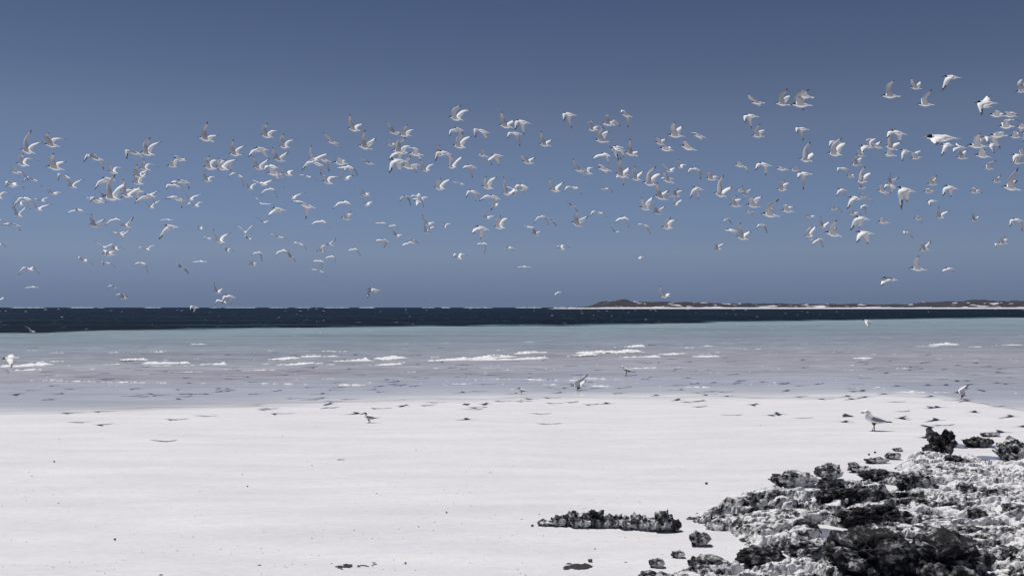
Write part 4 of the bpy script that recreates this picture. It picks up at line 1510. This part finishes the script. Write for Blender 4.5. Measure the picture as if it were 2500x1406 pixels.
4937 1067 5003 1082 4933 1074 4930 1108 4972 1091 4991 1129
4869 1184 4925 1192 4883 1165 4909 1152 4903 1169 4921 1167
4852 1192 4899 1195 4856 1190 4865 1208 4881 1190 4889 1192
4610 1311 4664 1313 4607 1316 4600 1328 4636 1317 4657 1331
4296 468 4400 473 4326 420 4367 390 4330 448 4345 439 k
4439 427 4505 436 4446 403 4449 382 4480 410 4495 397
4597 375 4695 381 4612 390 4599 444 4635 369 4644 368
4474 509 4564 514 4505 474 4551 436 4499 482 4512 489 k
4755 501 4876 506 4772 508 4792 565 4805 484 4820 467 k
4768 516 4847 525 4780 522 4778 536 4808 521 4808 529
4954 450 5028 440 4993 408 5021 390 4967 408 4991 383 k
4823 559 4908 570 4858 543 4839 541 4879 553 4890 558
4890 560 4972 571 4906 548 4893 543 4927 548 4969 567
4871 618 4959 620 4908 585 4989 593 4889 602 4890 602 k
4956 622 5028 622 4982 608 4984 602 4977 631 4980 649 k
4985 647 5064 662 5014 634 5036 605 4997 662 4994 694 k
4924 665 4993 674 4945 648 4954 635 4959 652 4960 642
4822 663 4925 663 4841 685 4884 729 4876 647 4838 652
4788 669 4851 675 4812 679 4822 696 4794 676 4790 701 k
4814 701 4882 711 4831 718 4856 751 4824 703 4826 709 k
4715 709 4829 718 4755 676 4784 650 4768 684 4780 662 k
4754 755 4844 770 4780 740 4797 715 4791 743 4801 723 k
4800 818 4856 829 4822 799 4865 783 4817 805 4846 808 k
4932 757 5007 760 4946 765 4947 799 4964 760 4972 765
4932 791 5007 798 4970 765 4997 760 4962 778 4964 771 k
4966 752 5028 760 4979 733 5001 727 4977 737 4982 734 k
4839 886 4895 890 4858 865 4891 853 4862 868 4888 863 k
4888 909 4987 931 4923 874 4972 817 4922 895 4969 878 k
4730 935 4787 944 4744 917 4771 927 4768 928 4794 944
4522 897 4584 904 4535 876 4576 856 4554 875 4574 861 k
4505 934 4559 943 4528 922 4515 925 4548 930 4559 936
4604 906 4683 925 4606 921 4603 958 4632 927 4641 964
4524 981 4582 983 4532 984 4540 1009 4534 992 4531 997 k
4204 1561 4263 1574 4230 1568 4249 1585 4225 1578 4243 1600
2 1754 100 1746 36 1766 55 1795 43 1733 83 1735 c
"""
rows = []
for line in BIRDS.strip().splitlines():
    w = line.split()
    fl = ''.join(t for t in w if t.isalpha())
    p = [int(t) / 2.0 for t in w if not t.isalpha()]
    pts, kk, s, q = solve_pose(p, fl)
    rows.append((s, p, fl, pts, kk, q))
rows.sort(key=lambda r: -r[0])
KEEP = 296
seen = set()
flock_V, flock_F, flock_M = [], [], []
for i, (s, p, fl, pts, kk, q) in enumerate(rows):
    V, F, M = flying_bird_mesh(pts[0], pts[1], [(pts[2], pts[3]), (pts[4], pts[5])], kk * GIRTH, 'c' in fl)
    mid = (pts[0] + pts[1]) / 2
    cxp, cyp = (q[0] + q[1]) / 2
    small_far = s < 25
    if i >= KEEP or small_far:
        base = len(flock_V)
        flock_V += V
        flock_F += [tuple(j + base for j in f) for f in F]
        flock_M += M
        continue
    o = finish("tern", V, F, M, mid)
    s = s * GIRTH
    size = "large" if s > 108 else ("small" if s < 78 else "white")
    kind = "tern" if size == "white" else size + " tern"
    if size == "white":
        kind = "white tern"
    place = "%s percent across, %s percent down" % (spell(cxp / 25.0), spell(cyp / 14.06))
    lab = "%s %s, %s" % (kind, pose_words(q), place)
    for extra in ("behind another", "half hidden", "in a knot"):
        if lab in seen:
            lab = "%s %s %s, %s" % (kind, extra, pose_words(q), place)
    if 'c' in fl:
        lab = "biggest tern in the sky, with a thick pale bill and black crest" if cyp < 700 else "white tern with a pale bill flying low over the foam at the edge"
    elif cyp > 760:
        lab = "lone tern skimming the boundary of dark and pale water below the headland" if cxp > 1250 else "lone tern with a raised wing low over the dark water"
    elif cyp > 690 and 1560 < cxp < 1680:
        lab = "tern with one raised wing diving just above the headland"
    seen.add(lab)
    tag(o, lab, "tern", "flock of terns flying over the shore")
mid = sum(flock_V, Vector()) / len(flock_V)
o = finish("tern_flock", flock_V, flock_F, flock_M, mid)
tag(o, "the smallest terns of the flock, farther off than the rest", "terns", kind="stuff")


# birds with raised wings standing at the water's edge
def wing_up_stander(p, foot_px, label):
    foot = sea_point(*foot_px)
    if foot.y < shore(foot.x):
        foot = ground(*foot_px)
    pts, kk, s, q = solve_pose(p, 'k', foot)
    V, F, M = flying_bird_mesh(pts[0], pts[1], [(pts[2], pts[3]), (pts[4], pts[5])], kk * GIRTH, False, legs=[(foot + Vector((-0.012, -0.015, 0)), 5), (foot + Vector((0.012, 0.02, 0)), 6)])
    o = finish("tern", V, F, M, foot)
    tag(o, label, "tern", "terns standing on the shore")


def tile(ox, oy, sc, *v):
    return [(ox if i % 2 == 0 else oy) + t / sc for i, t in enumerate(v)]


wing_up_stander(tile(1240, 880, 7.353, 1112, 452, 1420, 492, 1228, 365, 1445, 235, 1290, 400, 1400, 350), (1240 + 1243 / 7.353, 880 + 533 / 7.353), "tern stretching one dark-tipped wing up while standing in the film of water")
wing_up_stander(tile(2300, 920, 20.09, 572, 752, 1420, 945, 880, 640, 1290, 540, 855, 575, 1320, 345), (2300 + 930 / 20.09, 920 + 1095 / 20.09), "tern with white wings half raised where the water meets the sand, below the headland")


# standing birds with folded wings
#  profile of the standing bird: (x along, z centre, half-height, half-width), metres for a 0.40 m gull facing -x, feet at the origin
#  rings along the spine: x, z, how far the spine dips (degrees), half-height, half-width
GULL = [(-0.200, 0.256, 0, 0.001, 0.001), (-0.180, 0.259, -5, 0.008, 0.006), (-0.152, 0.263, 0, 0.011, 0.009), (-0.140, 0.268, 0, 0.021, 0.018), (-0.118, 0.274, 5, 0.030, 0.025), (-0.098, 0.271, 30, 0.034, 0.028), (-0.087, 0.258, 52, 0.036, 0.030),
        (-0.089, 0.238, 62, 0.045, 0.036), (-0.080, 0.212, 58, 0.062, 0.048), (-0.050, 0.188, 45, 0.066, 0.058), (-0.010, 0.169, 26, 0.066, 0.064), (0.035, 0.157, 13, 0.061, 0.064), (0.085, 0.146, 10, 0.046, 0.053), (0.125, 0.140, 8, 0.032, 0.039),
        (0.165, 0.134, 6, 0.020, 0.027), (0.205, 0.129, 5, 0.013, 0.018), (0.240, 0.124, 3, 0.008, 0.011), (0.268, 0.119, 3, 0.003, 0.005)]
TERN = [(-0.205, 0.153, -15, 0.001, 0.001), (-0.172, 0.164, -15, 0.006, 0.004), (-0.142, 0.174, -10, 0.009, 0.007), (-0.130, 0.178, -5, 0.017, 0.014), (-0.112, 0.180, 5, 0.022, 0.019), (-0.095, 0.176, 35, 0.023, 0.020), (-0.085, 0.160, 60, 0.026, 0.022),
        (-0.083, 0.143, 62, 0.033, 0.028), (-0.070, 0.126, 50, 0.043, 0.038), (-0.042, 0.113, 26, 0.049, 0.046), (0.000, 0.104, 10, 0.048, 0.047), (0.040, 0.099, 8, 0.038, 0.041), (0.078, 0.095, 3, 0.023, 0.029), (0.115, 0.096, -3, 0.014, 0.019),
        (0.150, 0.100, -8, 0.008, 0.012), (0.190, 0.112, -15, 0.004, 0.008), (0.225, 0.124, -15, 0.002, 0.003)]


def standing_bird(name, prof, foot, scale, gull, label, cat, yaw=0.0, one_leg=False, floating=0.0):
    ns = 14
    V, F, M = [], [], []
    for (x, z, dip, hh, hw) in prof:
        nx, nz = math.sin(math.radians(dip)), math.cos(math.radians(dip))
        for j in range(ns):
            a = 2 * math.pi * j / ns
            sn = math.sin(a)
            V.append(Vector((x + nx * hh * sn, hw * math.cos(a), z + nz * hh * sn)) * scale)
    nr = len(prof)
    for r in range(nr - 1):
        xm = (prof[r][0] + prof[r + 1][0]) / 2
        for j in range(ns):
            am = math.sin(2 * math.pi * (j + 0.5) / ns)
            F.append((r * ns + j, r * ns + (j + 1) % ns, (r + 1) * ns + (j + 1) % ns, (r + 1) * ns + j))
            if r < 2:
                M.append(4)
            elif not gull and 2 <= r <= 5 and am > 0.05:
                M.append(3)
            elif gull and r == 4 and 0.10 < am < 0.35:
                M.append(2)
            elif gull and 9 <= r <= 13:
                M.append(7 if -0.50 < am < 0.50 else (1 if am > 0 else 0))  # grey back painted pale on top, as if lit by the sun
            elif gull and r >= 14:
                M.append(3 if (r >= 15 or am < -0.2) else 1)
            elif not gull and 8 <= r <= 12:
                M.append(7 if -0.55 < am < 0.35 else 0)
            elif not gull and r >= 13:
                M.append(2 if (am < -0.2 and r < 15) else 0)
            else:
                M.append(0)
    F.append(tuple(range(ns))[::-1]); M.append(4)
    F.append(tuple((nr - 1) * ns + j for j in range(ns))); M.append(3 if gull else 0)
    # legs drawn out of the belly skin
    r0 = 10 if gull else 9
    for n_, j in enumerate((9, 11)):
        if floating or (one_leg and n_ == 1):
            continue
        face = (r0 * ns + j, r0 * ns + j + 1, (r0 + 1) * ns + j + 1, (r0 + 1) * ns + j)
        i = F.index(face)
        F.pop(i); M.pop(i)
        c = sum((V[q] for q in face), Vector()) / 4
        sy = -1 if c.y < 0 else 1
        fx = (-0.033, 0.013)[n_] if gull else (-0.030, -0.006)[n_]
        foot_p = Vector((fx * scale, sy * 0.018 * scale, 0))
        knee = c.lerp(foot_p, 0.45) + Vector((0.006 * scale, 0, 0))
        lw = 0.0052 * scale
        prev = list(face)
        cor = [Vector((-1, -1, 0)), Vector((-1, 1, 0)), Vector((1, 1, 0)), Vector((1, -1, 0))]
        # keep the winding of the face
        order = sorted(range(4), key=lambda q: math.atan2((V[face[q]] - c).y, (V[face[q]] - c).x))
        ang = {q: math.atan2((V[face[q]] - c).y, (V[face[q]] - c).x) for q in range(4)}
        def loop(center, ax_, ay_, dx=0.0):
            out = []
            for q in range(4):
                V.append(center + Vector((math.cos(ang[q]) * ax_ + dx, math.sin(ang[q]) * ay_, 0)))
                out.append(len(V) - 1)
            return out
        for (cc, ax_, ay_, dx) in ((c + Vector((0, 0, -0.022 * scale)), lw * 1.9, lw * 1.9, 0), (knee, lw, lw, 0), (foot_p + Vector((0, 0, 0.010 * scale)), lw, lw, 0), (foot_p + Vector((0, 0, 0.005 * scale)), lw * 2.4, lw * 2.6, -0.008 * scale), (foot_p, lw * 3.0, lw * 3.2, -0.010 * scale)):
            new = loop(cc, ax_, ay_, dx)
            for e in range(4):
                F.append((prev[e], prev[(e + 1) % 4], new[(e + 1) % 4], new[e])); M.append(6)
            prev = new
        F.append(tuple(prev)); M.append(6)
    R = Matrix.Rotation(yaw, 3, 'Z')
    V = [R @ v + foot + Vector((0, 0, -floating)) for v in V]
    o = finish(name, V, F, M, foot)
    tag(o, label, cat, "gulls and terns standing on the shore" if not floating else None)
    return o


def stand(name, prof, fx, fy, px_long, gull, label, cat, **kw):
    sea_p = sea_point(fx, fy)
    foot = sea_p if sea_p.y > shore(sea_p.x) else ground(fx, fy)
    if sea_p.y > shore(sea_p.x):
        foot.z = 0.002
    long_ = prof[-1][0] - prof[0][0]
    sc = px_long / ppm(foot) / long_
    return standing_bird(name, prof, foot, sc, gull, label, cat, **kw)


stand("gull", GULL, 2134.5, 1051, 79, True, "big white gull with grey wings and black tail tip standing on the sand", "gull")
stand("gull", GULL, 1529.5, 918, 39, True, "small gull with grey wing standing far out in the shallow water", "gull")
stand("tern", TERN, 904.5, 1031.5, 54, False, "black capped tern standing alone on the dry sand", "tern")
stand("tern", TERN, 1275.5, 962, 34, False, "black capped tern resting on one leg in the film of water", "tern", one_leg=True)
stand("tern", TERN, 26.5, 911.5, 21, False, "tern sitting on the shallow water at the photo's edge among the foam", "tern", floating=0.07)
